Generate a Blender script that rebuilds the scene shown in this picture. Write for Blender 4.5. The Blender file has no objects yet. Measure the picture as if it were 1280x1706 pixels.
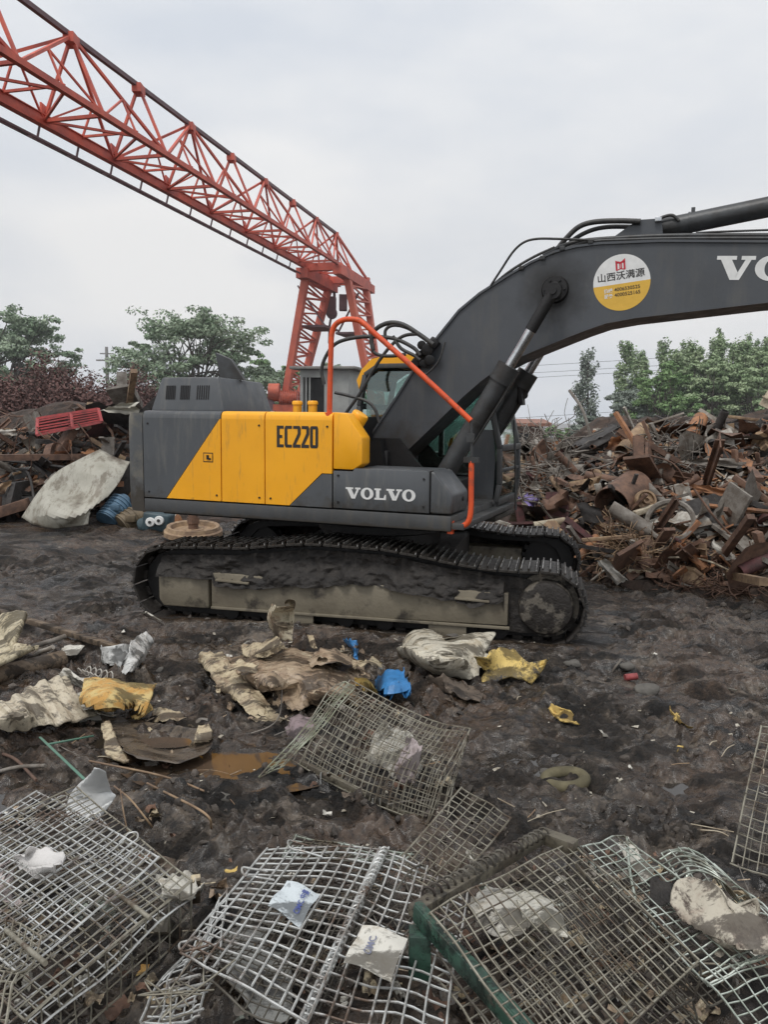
import bpy, bmesh, math, random
import numpy as np
from mathutils import Vector, Matrix, Euler, noise as mnoise
random.seed(7); PI=math.pi
scn=bpy.context.scene; COL=scn.collection
rnd=random.uniform
# ---------------------------------------------------------------- camera model
F=1300.;CAMH=2.04;TH=math.atan(153/1300.);ROLL=math.radians(0.8)
def ray(px,py):
    u=px-640;v=py-853
    u2=u*math.cos(ROLL)+v*math.sin(ROLL); v2=-u*math.sin(ROLL)+v*math.cos(ROLL)
    a=u2/F;b=-v2/F
    return Vector((a, math.cos(TH)+b*math.sin(TH), -math.sin(TH)+b*math.cos(TH)))
def atY(px,py,Y):
    r=ray(px,py); return Vector((r.x*Y/r.y,Y,CAMH+r.z*Y/r.y))
def atZ(px,py,z=0.):
    r=ray(px,py);t=(z-CAMH)/r.z;return Vector((r.x*t,r.y*t,z))
# ---------------------------------------------------------------- noise (numpy)
_rs=np.random.RandomState(3); _L=_rs.rand(256,256)
def vnoise(x,y):
    x=np.asarray(x,float);y=np.asarray(y,float)
    xi=np.floor(x).astype(int);yi=np.floor(y).astype(int);fx=x-xi;fy=y-yi
    fx=fx*fx*(3-2*fx);fy=fy*fy*(3-2*fy)
    a=_L[xi%256,yi%256];b=_L[(xi+1)%256,yi%256];c=_L[xi%256,(yi+1)%256];d=_L[(xi+1)%256,(yi+1)%256]
    return (a*(1-fx)+b*fx)*(1-fy)+(c*(1-fx)+d*fx)*fy
def fbm(x,y,s,o=4,g=.5):
    r=0;a=1;t=0
    for i in range(o):
        r=r+a*(vnoise(np.asarray(x)*s+i*17.3,np.asarray(y)*s+i*9.1)-.5);t+=a;a*=g;s=s*2.07
    return r/t*2
def sstep(a,b,x):
    t=np.clip((np.asarray(x,float)-a)/(b-a),0,1);return t*t*(3-2*t)
UO=(-.02,8.8)       # excavator slew centre
PUD=[atZ(370,1252),atZ(290,1245),atZ(440,1255)]
def gh(x,y):
    x=np.asarray(x,float);y=np.asarray(y,float)
    far=1-sstep(9,30,y)*.7
    h=fbm(x,y,.45,3)*.11*far
    lump=fbm(x,y,1.9,5,.62)
    st=sstep(6.3,8.,y)
    xs=x*(1-.6*st)
    rdg=(.45-np.abs(fbm(xs+3,y+8,3.6,5,.68))*2.4)
    msk=sstep(-.25,.3,fbm(x+60,y+20,.8,3))
    h=h+lump*.12*far+rdg*.07*far*(.3+.7*msk)+np.clip(fbm(xs+31,y+18,6.5,4,.68)-.03,0,1)*.17*far*msk-np.clip(fbm(xs+91,y+48,5.,4,.68)-.05,0,1)*.13*far + np.abs(fbm(x+40,y+3,3.1,4,.62))*.07*far-.02
    h=h-np.clip(fbm(x+9,y+77,5.5,3,.6),0,1)*.04*far
    # ruts running past the machine
    for c,w,d in ((6.3,.22,.07),(6.75,.2,.05),(10.6,.3,.06),(11.5,.3,.07)):
        cc=c-.18*x+fbm(x,0*y,.5,2)*.15
        h=h-d*np.exp(-((y-cc)/w)**2)
    # flattened under the tracks
    c,s=math.cos(math.radians(12.5)),math.sin(math.radians(12.5))
    lx=(x-UO[0])*c-(y-UO[1])*s; ly=(x-UO[0])*s+(y-UO[1])*c
    m=(1-sstep(2.1,2.7,np.abs(lx)))*(1-sstep(1.5,1.95,np.abs(ly)))
    h=h*(1-m)+.012*m
    # mud squeezed up along the outside of the tracks
    bm_=(1-sstep(2.2,2.7,np.abs(lx)))*np.exp(-((ly+1.66)/.13)**2)
    h=h+bm_*(.075+.05*fbm(x+7,y+7,3.5,4,.6))
    # puddle basin
    p=atZ(385,1250)
    q=((x-p.x)/.48)**2+((y-p.y)/.20)**2
    h=h*(1-.9*np.exp(-q*.5))-.10*np.exp(-q*.8)
    return h
def g1(x,y): return float(gh(x,y))
def gp(px,py,dz=0.):
    z=0.
    for i in range(4):
        p=atZ(px,py,z+dz); z=g1(p.x,p.y)
    p=atZ(px,py,z+dz); return Vector((p.x,p.y,z+dz))
# ---------------------------------------------------------------- mesh builder
class MB:
    def __init__(s): s.v=[];s.f=[];s.m=[];s.mi=0
    def add(s,vs,fs):
        n=len(s.v); s.v+= [tuple(v) for v in vs]
        for f in fs: s.f.append(tuple(i+n for i in f)); s.m.append(s.mi)
        return s
    def box(s,c,d,M=None):
        x,y,z=d[0]/2,d[1]/2,d[2]/2
        vs=[Vector((a*x,b*y,e*z)) for a in(-1,1) for b in(-1,1) for e in(-1,1)]
        if M is not None: vs=[M@v for v in vs]
        c=Vector(c)
        return s.add([v+c for v in vs],[(0,1,3,2),(4,6,7,5),(0,4,5,1),(2,3,7,6),(0,2,6,4),(1,5,7,3)])
    def bx(s,x0,x1,y0,y1,z0,z1): return s.box(((x0+x1)/2,(y0+y1)/2,(z0+z1)/2),(x1-x0,y1-y0,z1-z0))
    def bar(s,p,q,w,h=None,up=(0,0,1)):
        p=Vector(p);q=Vector(q);d=q-p;L=d.length
        if L<1e-6: return s
        h=h or w;z=d/L;u=Vector(up)
        if abs(z.dot(u))>.98:u=Vector((1,0,0))
        x=u.cross(z).normalized();y=z.cross(x)
        M=Matrix((x,y,z)).transposed()
        return s.box((p+q)/2,(w,h,L),M)
    def prism(s,poly,a,b,axis='y'):
        n=len(poly)
        def P(p,t): return {'y':(p[0],t,p[1]),'z':(p[0],p[1],t),'x':(t,p[0],p[1])}[axis]
        vs=[P(p,a) for p in poly]+[P(p,b) for p in poly]
        return s.add(vs,[tuple(range(n)),tuple(range(2*n-1,n-1,-1))]+[(i,i+n,(i+1)%n+n,(i+1)%n) for i in range(n)])
    def tube(s,pts,r,n=8,caps=True,r1=None,closed=False):
        pts=[Vector(p) for p in pts];k=len(pts);vs=[];fs=[]
        t0=(pts[1]-pts[0]).normalized();u=Vector((0,0,1)) if abs(t0.z)<.9 else Vector((1,0,0))
        x=u.cross(t0).normalized()
        for i,p in enumerate(pts):
            a=pts[max(i-1,0)] if not closed else pts[i-1];b=pts[min(i+1,k-1)] if not closed else pts[(i+1)%k]
            t=(b-a).normalized();x=(x-t*x.dot(t)).normalized();y=t.cross(x)
            rr=r if r1 is None else r+(r1-r)*i/(k-1)
            for j in range(n):
                an=2*PI*j/n;vs.append(p+(x*math.cos(an)+y*math.sin(an))*rr)
        K=k if closed else k-1
        for i in range(K):
            for j in range(n):
                i2=(i+1)%k
                fs.append((i*n+j,i*n+(j+1)%n,i2*n+(j+1)%n,i2*n+j))
        if caps and not closed: fs+= [tuple(range(n-1,-1,-1)),tuple(range((k-1)*n,k*n))]
        return s.add(vs,fs)
    def cyl(s,p,q,r,n=24,r1=None): return s.tube([p,q],r,n,True,r1)
    def pipe(s,p,q,r,th=.006,n=16,r1=None):
        p=Vector(p);q=Vector(q);t=(q-p).normalized();u=Vector((0,0,1)) if abs(t.z)<.9 else Vector((1,0,0))
        x=u.cross(t).normalized();y=t.cross(x);vs=[]
        r1=r if r1 is None else r1
        for c,ro in((p,r),(q,r1)):
            for rr in (ro,ro-th):
                for j in range(n):
                    a=2*PI*j/n;vs.append(c+(x*math.cos(a)+y*math.sin(a))*rr)
        fs=[]
        for j in range(n):
            k=(j+1)%n
            fs+=[(j,k,2*n+k,2*n+j),(n+j,3*n+j,3*n+k,n+k),(j,n+j,n+k,k),(2*n+j,2*n+k,3*n+k,3*n+j)]
        return s.add(vs,fs)
    def lathe(s,prof,c,ax,n=32):
        c=Vector(c);t=Vector(ax).normalized();u=Vector((0,0,1)) if abs(t.z)<.9 else Vector((1,0,0))
        x=u.cross(t).normalized();y=t.cross(x);vs=[];fs=[];k=len(prof)
        for (r,h) in prof:
            for j in range(n):
                a=2*PI*j/n;vs.append(c+t*h+(x*math.cos(a)+y*math.sin(a))*r)
        for i in range(k-1):
            for j in range(n):
                fs.append((i*n+j,i*n+(j+1)%n,(i+1)*n+(j+1)%n,(i+1)*n+j))
        return s.add(vs,fs)
    def polys(s,faces2d,fn):
        for p in faces2d: s.add([fn(a,b) for a,b in p],[tuple(range(len(p)))])
        return s
    def build(s,name,mats,parent=None,smooth=None,bevel=None,rotz=0,seg=2):
        me=bpy.data.meshes.new(name);me.from_pydata(s.v,[],s.f);me.validate()
        mats=mats if isinstance(mats,(list,tuple)) else [mats]
        for m in mats: me.materials.append(m)
        if len(mats)>1 and len(me.polygons)==len(s.m): me.polygons.foreach_set('material_index',s.m)
        o=bpy.data.objects.new(name,me);COL.objects.link(o)
        if parent: o.parent=parent
        if rotz:o.rotation_euler.z=rotz
        if bevel:
            bm=bmesh.new();bm.from_mesh(me);bmesh.ops.recalc_face_normals(bm,faces=bm.faces)
            es=[e for e in bm.edges if len(e.link_faces)==2 and e.calc_face_angle(0)>.5]
            try: bmesh.ops.bevel(bm,geom=es,offset=bevel,segments=seg,profile=.5,affect='EDGES',clamp_overlap=True)
            except Exception: pass
            bm.to_mesh(me);bm.free()
        else:
            bm=bmesh.new();bm.from_mesh(me);bmesh.ops.recalc_face_normals(bm,faces=bm.faces);bm.to_mesh(me);bm.free()
        if smooth or bevel:
            me.polygons.foreach_set('use_smooth',[True]*len(me.polygons))
            me.set_sharp_from_angle(angle=math.radians(smooth or 35))
        return o
def empty(name,loc,rotz=0,label=None,cat=None,group=None):
    o=bpy.data.objects.new(name,None);COL.objects.link(o);o.location=loc;o.rotation_euler.z=rotz
    tag(o,label,cat,group);return o
def tag(o,label=None,cat=None,group=None,kind=None):
    if label:o['label']=label
    if cat:o['category']=cat
    if group:o['group']=group
    if kind:o['kind']=kind
    return o
def copy_tree(o,parent=None):
    c=o.copy();COL.objects.link(c)
    if parent:c.parent=parent
    for ch in [x for x in bpy.data.objects if x.parent==o and x!=c]: copy_tree(ch,c)
    return c
def smoothpts(pts,n=6):
    P=[Vector(p) for p in pts];P=[P[0]*2-P[1]]+P+[P[-1]*2-P[-2]];out=[]
    for i in range(1,len(P)-2):
        for k in range(n):
            t=k/n;a,b,c,d=P[i-1:i+3]
            out.append(.5*((2*b)+(c-a)*t+(2*a-5*b+4*c-d)*t*t+(3*b-a-3*c+d)*t**3))
    out.append(P[-2]);return out
# ---------------------------------------------------------------- materials
def srgb(r,g,b): return tuple(((c/255)/12.92 if c/255<.04045 else ((c/255+.055)/1.055)**2.4) for c in (r,g,b))
class NT:
    def __init__(s,name):
        s.m=bpy.data.materials.new(name);s.m.use_nodes=True;s.t=s.m.node_tree;s.n=s.t.nodes;s.l=s.t.links
        s.b=s.n['Principled BSDF'];s.out=s.n['Material Output'];s.co=s.n.new('ShaderNodeTexCoord')
    def noise(s,scale,detail=5,rough=.6,stretch=None,src='Object',dist=0):
        t=s.n.new('ShaderNodeTexNoise');t.inputs['Scale'].default_value=scale;t.inputs['Detail'].default_value=detail
        t.inputs['Roughness'].default_value=rough;t.inputs['Distortion'].default_value=dist
        if stretch:
            mp=s.n.new('ShaderNodeMapping');mp.inputs['Scale'].default_value=stretch;s.l.new(s.co.outputs[src],mp.inputs[0]);s.l.new(mp.outputs[0],t.inputs['Vector'])
        else: s.l.new(s.co.outputs[src],t.inputs['Vector'])
        return t.outputs['Fac']
    def ramp(s,f,lo,hi,a=0.,b=1.):
        r=s.n.new('ShaderNodeMapRange');r.inputs['From Min'].default_value=lo;r.inputs['From Max'].default_value=hi
        r.inputs['To Min'].default_value=a;r.inputs['To Max'].default_value=b
        s.l.new(f,r.inputs['Value']);return r.outputs[0]
    def mix(s,f,a,b):
        x=s.n.new('ShaderNodeMix');x.data_type='RGBA'
        if hasattr(f,'links'): s.l.new(f,x.inputs[0])
        else: x.inputs[0].default_value=f
        for v,i in((a,6),(b,7)):
            if hasattr(v,'links'): s.l.new(v,x.inputs[i])
            else: x.inputs[i].default_value=(*v,1)
        return x.outputs[2]
    def math(s,op,a,b):
        x=s.n.new('ShaderNodeMath');x.operation=op
        for v,i in((a,0),(b,1)):
            if hasattr(v,'links'): s.l.new(v,x.inputs[i])
            else:x.inputs[i].default_value=v
        return x.outputs[0]
    def sep(s,src='Object'):
        x=s.n.new('ShaderNodeSeparateXYZ');s.l.new(s.co.outputs[src],x.inputs[0]);return x.outputs
    def bump(s,h,st=.3,d=.02,prev=None):
        x=s.n.new('ShaderNodeBump')
        if hasattr(st,'links'): s.l.new(st,x.inputs['Strength'])
        else: x.inputs['Strength'].default_value=st
        x.inputs['Distance'].default_value=d
        s.l.new(h,x.inputs['Height'])
        if prev: s.l.new(prev,x.inputs['Normal'])
        return x.outputs[0]
    def fin(s,col,rough=.6,metal=0.,nrm=None,spec=None):
        if hasattr(col,'links'): s.l.new(col,s.b.inputs['Base Color'])
        else:s.b.inputs['Base Color'].default_value=(*col,1)
        if hasattr(rough,'links'): s.l.new(rough,s.b.inputs['Roughness'])
        else:s.b.inputs['Roughness'].default_value=rough
        if hasattr(metal,'links'): s.l.new(metal,s.b.inputs['Metallic'])
        else:s.b.inputs['Metallic'].default_value=metal
        if nrm:s.l.new(nrm,s.b.inputs['Normal'])
        if spec is not None:s.b.inputs['Specular IOR Level'].default_value=spec
        return s.m
MUD=(.030,.025,.021)
def paint(name,c,c2=None,rough=.45,scale=2.5,lo=.45,hi=.75,dirt=None,dlo=.55,dhi=.75,dscale=6,streak=False,mudz=None,bump=.08,chips=None,metal=0.):
    t=NT(name);c2=c2 or tuple(x*.75 for x in c)
    col=t.mix(t.ramp(t.noise(scale),lo,hi),c,c2)
    if dirt:
        n=t.noise(dscale,6,.65,(3,3,.5) if streak else None)
        col=t.mix(t.ramp(n,dlo,dhi),col,dirt)
    if chips: col=t.mix(t.ramp(t.noise(14,7,.75),.69,.72),col,chips)
    r=t.ramp(t.noise(9,4),.3,.7,rough-.08,rough+.15)
    if mudz:
        z=t.sep()[2]; g=t.ramp(z,mudz[0],mudz[1],1.,0.)
        g=t.ramp(t.math('ADD',g,t.noise(7,6,.7)),.95,1.25)
        col=t.mix(g,col,(.05,.043,.035)); r=t.math('ADD',r,t.math('MULTIPLY',g,.3))
    return t.fin(col,r,metal,t.bump(t.noise(35,5),bump,.01))
def plain(name,c,rough=.6,metal=0.,var=.25,scale=6,bump=.15,bs=25,c2=None,lo=.35,hi=.65,src='Object'):
    t=NT(name);c2=c2 or tuple(x*(1-var) for x in c)
    return t.fin(t.mix(t.ramp(t.noise(scale,6,.65,src=src),lo,hi),c,c2),rough,metal,t.bump(t.noise(bs,6,.6,src=src),bump,.02))
M={}
M['grey']=paint('grey_paint',(.082,.088,.095),(.066,.070,.074),.38,1.5,dirt=(.16,.155,.14),dlo=.52,dhi=.85,dscale=4,streak=True,mudz=(.95,1.55),chips=(.22,.21,.19))
M['greycw']=paint('scratched_grey_paint',(.085,.09,.094),(.06,.062,.063),.5,2.5,dirt=(.19,.17,.13),dlo=.46,dhi=.68,dscale=3,mudz=(1.0,1.75),chips=(.34,.33,.29))
M['yellow']=paint('yellow_paint',(.95,.43,.012),(.84,.37,.011),.38,1.2,dirt=(.40,.21,.05),dlo=.56,dhi=.85,dscale=5,streak=True,mudz=(1.0,1.32),chips=(.45,.22,.05))
M['boomold']=paint('dark_boom_paint',(.068,.074,.082),(.050,.052,.055),.42,1.1,dirt=(.045,.042,.038),dlo=.45,dhi=.8,dscale=2.2,mudz=(1.3,2.25),bump=.1)
def boommat():
    t=NT('dark_boom_paint')
    col=t.mix(t.ramp(t.noise(1.1),.45,.75),(.072,.078,.087),(.056,.06,.064))
    col=t.mix(t.ramp(t.noise(2.2,6,.65,(3,3,.7)),.5,.85),col,(.10,.098,.092))
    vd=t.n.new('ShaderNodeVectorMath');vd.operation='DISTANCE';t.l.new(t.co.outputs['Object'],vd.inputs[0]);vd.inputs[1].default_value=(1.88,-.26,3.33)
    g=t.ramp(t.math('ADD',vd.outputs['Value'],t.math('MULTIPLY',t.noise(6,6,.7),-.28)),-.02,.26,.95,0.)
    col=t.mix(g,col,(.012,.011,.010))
    z=t.sep()[2];m_=t.ramp(z,1.3,2.4,1.,0.);m_=t.ramp(t.math('ADD',m_,t.noise(5,7,.7)),.8,1.2)
    col=t.mix(m_,col,(.042,.036,.030))
    return t.fin(col,t.ramp(t.noise(7,5),.3,.7,.34,.58),0,t.bump(t.noise(30,5),.1,.01))
M['dark']=plain('black_greasy_steel',(.018,.017,.017),.5,.2)
M['deck']=paint('deck_grey_paint',(.062,.064,.066),(.045,.045,.044),.5,3,dirt=(.09,.08,.065),dlo=.5,dhi=.8,dscale=4,streak=True,mudz=(1.0,1.1))
M['boom']=boommat()
M['mudcake']=plain('caked_mud',(.03,.025,.021),.7,0,.45,9,1.,22,c2=(.012,.01,.009))
M['frame']=paint('muddy_track_frame',(.19,.165,.12),(.12,.10,.072),.6,3,dirt=(.045,.038,.03),dlo=.54,dhi=.66,dscale=3.5,bump=.4)
M['shoe']=plain('worn_track_steel',(.045,.04,.035),.5,.5,.6,9,.8,26,c2=(.018,.015,.012),lo=.42,hi=.55)
M['grouser']=plain('polished_grouser_steel',(.42,.41,.39),.3,.8,.6,12,.4,30,c2=(.05,.042,.036),lo=.45,hi=.56)
M['orange']=paint('orange_rail_paint',(.74,.095,.022),(.56,.07,.02),.5,5,dirt=(.22,.07,.04),dlo=.52,dhi=.72,dscale=14)
M['shoemud']=plain('mud_caked_shoe',(.028,.023,.019),.7,0,.5,9,.8,24,c2=(.012,.010,.009))
M['chrome']=plain('chrome_rod',(.62,.63,.64),.18,1,.3,8,.03,20)
M['cylpaint']=plain('cylinder_grey_paint',(.06,.064,.067),.45,.1,.5,4,.2,20,c2=(.03,.027,.024))
M['hose']=plain('black_rubber_hose',(.022,.023,.025),.5,0,.3,20,.2,60,c2=(.055,.052,.046))
M['white']=plain('white_vinyl',(.78,.78,.76),.5,0,.15,8,.02)
M['ink']=plain('dark_grey_vinyl',(.03,.028,.026),.55)
M['decalyel']=plain('yellow_vinyl',(.75,.45,.06),.5,0,.1)
M['red']=plain('red_vinyl',(.6,.02,.04),.5)
def glass():
    t=NT('tinted_cab_glass');n=t.n
    tr=n.new('ShaderNodeBsdfTransparent');tr.inputs[0].default_value=(.58,.72,.68,1)
    gl=n.new('ShaderNodeBsdfGlossy');gl.inputs['Roughness'].default_value=.04;gl.inputs[0].default_value=(.8,.85,.85,1)
    fr=n.new('ShaderNodeFresnel');fr.inputs[0].default_value=2.1
    mx=n.new('ShaderNodeMixShader');t.l.new(fr.outputs[0],mx.inputs[0]);t.l.new(tr.outputs[0],mx.inputs[1]);t.l.new(gl.outputs[0],mx.inputs[2])
    df=n.new('ShaderNodeBsdfDiffuse');df.inputs[0].default_value=(.2,.2,.17,1)
    m2=n.new('ShaderNodeMixShader');t.l.new(t.ramp(t.noise(5,5),.45,.9,.04,.35),m2.inputs[0]);t.l.new(mx.outputs[0],m2.inputs[1]);t.l.new(df.outputs[0],m2.inputs[2])
    t.l.new(m2.outputs[0],t.out.inputs[0]);return t.m
M['glass']=glass()
# ---------------------------------------------------------------- camera, sky, sun
cam=bpy.data.cameras.new('camera');co=bpy.data.objects.new('camera',cam);COL.objects.link(co)
cam.sensor_width=36;cam.sensor_fit='VERTICAL';cam.sensor_height=36;cam.lens=36*F/1706.;cam.clip_end=3000;cam.clip_start=.05
co.location=(0,0,CAMH)
co.matrix_world=Matrix.Translation((0,0,CAMH))@Matrix.Rotation(PI/2-TH,4,'X')@Matrix.Rotation(ROLL,4,'Z')
scn.camera=co
w=bpy.data.worlds.new('World');scn.world=w;w.use_nodes=True
n=w.node_tree.nodes;l=w.node_tree.links;bg=n['Background']
SE,SR=math.radians(58),math.radians(200)
sky=n.new('ShaderNodeTexSky');sky.sky_type='NISHITA';sky.sun_disc=False;sky.sun_elevation=SE;sky.sun_rotation=SR;sky.air_density=1.5;sky.dust_density=5
hs=n.new('ShaderNodeHueSaturation');hs.inputs['Saturation'].default_value=.1;l.new(sky.outputs[0],hs.inputs['Color'])
tc=n.new('ShaderNodeTexCoord');mp=n.new('ShaderNodeMapping');mp.inputs['Scale'].default_value=(1.2,1.2,3.2);l.new(tc.outputs['Generated'],mp.inputs[0])
nz=n.new('ShaderNodeTexNoise');nz.inputs['Scale'].default_value=1.6;nz.inputs['Detail'].default_value=5;nz.inputs['Roughness'].default_value=.5;l.new(mp.outputs[0],nz.inputs['Vector'])
cr=n.new('ShaderNodeValToRGB');cr.color_ramp.elements[0].position=.36;cr.color_ramp.elements[0].color=(7.3,7.85,8.7,1);cr.color_ramp.elements[1].position=.64;cr.color_ramp.elements[1].color=(10.3,10.3,10.3,1);l.new(nz.outputs['Fac'],cr.inputs[0])
mx=n.new('ShaderNodeMix');mx.data_type='RGBA';mx.inputs[0].default_value=.93;l.new(hs.outputs[0],mx.inputs[6]);l.new(cr.outputs[0],mx.inputs[7])
l.new(mx.outputs[2],bg.inputs[0]);bg.inputs[1].default_value=.1
sun=bpy.data.lights.new('sun','SUN');sun.energy=1.6;sun.angle=math.radians(16);sun.color=(1,.97,.93)
so=bpy.data.objects.new('sun',sun);COL.objects.link(so)
# sun comes from behind-left of the camera, high
d=Vector((-.35,-.55,1.25)).normalized();so.rotation_euler=d.to_track_quat('Z','Y').to_euler()
sky.sun_elevation=math.asin(d.z);sky.sun_rotation=math.atan2(d.x,d.y)
scn.view_settings.view_transform='Standard';scn.view_settings.look='None';scn.view_settings.exposure=0
# ================================================================ EXCAVATOR
YU=math.radians(21.5);YL=math.radians(12.5)
def uY(px,py,Y):      # photo point on the machine's local plane Y
    r=ray(px,py);c,s=math.cos(YU),math.sin(YU)
    a=r.x*s+r.y*c;o=-UO[0]*s-UO[1]*c;t=(Y-o)/a
    dx=r.x*t-UO[0];dy=r.y*t-UO[1]
    return Vector((dx*c-dy*s,Y,CAMH+r.z*t))
def xz(pts,Y): return [(p.x,p.z) for p in (uY(a,b,Y) for a,b in pts)]
EX=empty('excavator',(UO[0],UO[1],0),-YU,'large tracked excavator with yellow and grey side panels and dark boom raised to the right','excavator')
REL=YU-YL
def tp(): # ---- running gear, each side
    for sd in (-1,1):
        y0,y1=(-1.495,-.895) if sd<0 else (.895,1.495)
        ym=(y0+y1)/2
        # belt centre line
        prof=[(-1.87,-.005),(-1.0,-.01),(0,-.01),(1.0,-.01),(1.86,0)]
        for a in range(-80,91,17): prof.append((1.87+.34*math.cos(math.radians(a)),.345+.345*math.sin(math.radians(a))))
        prof+=[(1.6,.68),(1.3,.69),(1.0,.725),(.7,.775),(.36,.82),(-.05,.835),(-.45,.84),(-.8,.80),(-1.1,.765),(-1.5,.755),(-1.87,.735)]
        for a in range(105,265,17): prof.append((-1.9+.36*math.cos(math.radians(a)),.37+.365*math.sin(math.radians(a))))
        # resample
        P=[Vector((a,0,b)) for a,b in prof];P.append(P[0]);cum=[0]
        for i in range(1,len(P)):cum.append(cum[-1]+(P[i]-P[i-1]).length)
        def at(s):
            s%=cum[-1]
            for i in range(1,len(P)):
                if s<=cum[i]:
                    return P[i-1].lerp(P[i],(s-cum[i-1])/max(1e-6,cum[i]-cum[i-1]))
        N=52;pitch=cum[-1]/N
        mb=MB();inner=[(at(i*pitch)) for i in range(N)]
        cen=Vector((0,0,.38));poly=[]
        for i in range(N):
            p=at(i*pitch);t=(at((i+.5)*pitch)-at((i-.5)*pitch)).normalized();nrm=Vector((-t.z,0,t.x))
            poly.append((p.x+nrm.x*.045,p.z+nrm.z*.045))
        # link chain core: a mud-filled band
        inn=[(0+(x-0)*.93,.37+(z-.37)*.80) for x,z in poly]
        vs=[];fs=[]
        for yy in (ym-.11,ym+.11):
            vs+=[(x,yy,z) for x,z in poly]+[(x,yy,z) for x,z in inn]
        for i in range(N):
            j=(i+1)%N
            fs+=[(i,j,N+j,N+i),(2*N+i,3*N+i,3*N+j,2*N+j),(i,2*N+i,2*N+j,j),(N+i,N+j,3*N+j,3*N+i)]
        mb.add(vs,fs);tr=mb.build('track',M['dark'],EX,rotz=REL)
        sh=None
        for i in range(N):
            p=at((i+.5)*pitch);t=(at((i+1.0)*pitch)-at((i)*pitch)).normalized();nrm=Vector((t.z,0,-t.x))
            if sh is None:
                m=MB();m.box((0,0,0),(pitch*.93,.6,.022));m.mi=1
                for k in (-.36,0,.36): m.box((k*pitch,0,.024),(.016,.585,.028))
                m.mi=0;m.box((-.1*pitch,-.1,-.03),(.1,.05,.04));m.box((-.1*pitch,.1,-.03),(.1,.05,.04))
                sh=m.build('track_shoe',[M['shoe'],M['grouser']],tr,bevel=.003,seg=1);s0=sh.data;s1=s0.copy();s1.materials.clear();s1.materials.append(M['shoemud']);s1.materials.append(M['shoemud'])
            else:
                sh=bpy.data.objects.new('track_shoe',s0);COL.objects.link(sh);sh.parent=tr
            ang=math.atan2(nrm.x,nrm.z)
            sh.data=s0 if (nrm.z>.5) else s1
            sh.location=(p.x,ym+rnd(-.004,.004),p.z);sh.rotation_euler=(0,ang+rnd(-.03,.03),0)
        # frame
        yo=y0+.03 if sd<0 else y1-.03; yi=ym
        a,b=(yo,yi) if sd<0 else (yi,yo)
        m=MB();m.prism([(-1.42,.14),(1.53,.17),(1.53,.47),(-1.42,.50)],a,b)
        fx=m.build('track_frame',M['frame'],EX,bevel=.012,rotz=REL)
        m=MB();e=(yo-.02) if sd<0 else yo; 
        m.bx(-1.42,1.55,min(e,e+.04),max(e,e+.04),.135,.16);m.build('frame_lip',M['frame'],fx,bevel=.004)
        for X,L,Z in ((-1.18,.35,.43),(1.2,.32,.40)):
            m=MB();m.box((X,yo-.015*(1 if sd<0 else -1),Z),(L,.07,.02),Matrix.Rotation(.04,3,'Y'));m.build('step_plate',M['frame'],fx,bevel=.003)
        for X in (-.55,.95):
            m=MB();m.bx(X-.16,X+.2,min(yo,yo+.03*(-sd)),max(yo,yo+.03*(-sd)),.02,.14);m.build('chain_guide',M['frame'],fx,bevel=.006)
        m=MB();m.prism([(-2.0,.2),(-1.95,.13),(-1.45,.13),(-1.45,.47),(-1.97,.47),(-2.0,.43)],a,b)
        m.build('idler_guard',M['frame'],EX,bevel=.02,rotz=REL)
        for X in (-1.25,-.85,-.45,-.05,.35,.75,1.15,1.45):
            m=MB();m.cyl((X,y0+.12,.1),(X,y1-.12,.1),.085,20);m.build('bottom_roller',M['dark'],fx,smooth=35)
        # drive hub
        yy=y0+.04 if sd<0 else y1-.04;d=-1 if sd<0 else 1
        m=MB();m.lathe([(.0,.05),(.12,.05),(.2,.045),(.235,.03),(.25,0),(.25,-.1),(.30,-.1),(.30,-.24),(0,-.24)],(1.87,yy,.36),(0,d,0),36)
        h=m.build('drive_hub',plain_hub,EX,smooth=35,rotz=REL)
        m=MB()
        for k in range(21):
            a0=2*PI*k/21;m.box((1.87+.315*math.cos(a0),ym,.36+.315*math.sin(a0)),(.05,.06,.05),Matrix.Rotation(-a0,3,'Y'))
        m.cyl((1.87,ym-.03,.36),(1.87,ym+.03,.36),.30,32);m.build('sprocket',M['dark'],h)
        m=MB();m.lathe([(0,.1),(.06,.1),(.07,.08),(.26,.08),(.3,.04),(.3,-.04),(.26,-.08),(0,-.08)],(-1.9,ym,.36),(0,1,0),28);m.build('idler',M['dark'],EX,smooth=35,rotz=REL)
        # mud packed between the belt runs, ragged lower edge over the frame
        vs=[];fs=[];nx,nz=150,26
        def top(x): 
            pr=[(-1.9,.62),(-1.1,.66),(-.45,.74),(.3,.73),(.7,.68),(1.0,.63),(1.6,.58),(1.95,.53)]
            for (a1,b1),(a2,b2) in zip(pr,pr[1:]):
                if x<=a2:return b1+(b2-b1)*(x-a1)/(a2-a1)
            return .5
        for i in range(nx+1):
            x=-2.0+3.9*i/nx;tt=top(x)+.03
            lo=.43+.05*float(fbm(x,sd*3,2.2,4,.6))*2 -.10*math.exp(-((x-1.05)/.35)**2)*(1 if sd<0 else .3)-.05*math.exp(-((x+1.1)/.3)**2)
            if x<-1.4: lo=.44
            if x>1.5: lo=.1
            for k in range(nz+1):
                f=k/nz;z=lo+(tt-lo)*f
                bul=math.sin(PI*min(1,f*1.15+.08))**.6
                off=.03+.12*(1-f)+.11*float(fbm(x*3,z*3+sd,2.,5,.62))
                if x>1.5: off*=.3
                y=(yo+.11-off) if sd<0 else (yo-.11+off)
                vs.append((x,y,z))
        for i in range(nx):
            for k in range(nz):
                q=i*(nz+1)+k;fs.append((q,q+1,q+nz+2,q+nz+1))
        m=MB();m.add(vs,fs);m.build('packed_mud',M['mudcake'],EX,smooth=60,rotz=REL)
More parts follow.
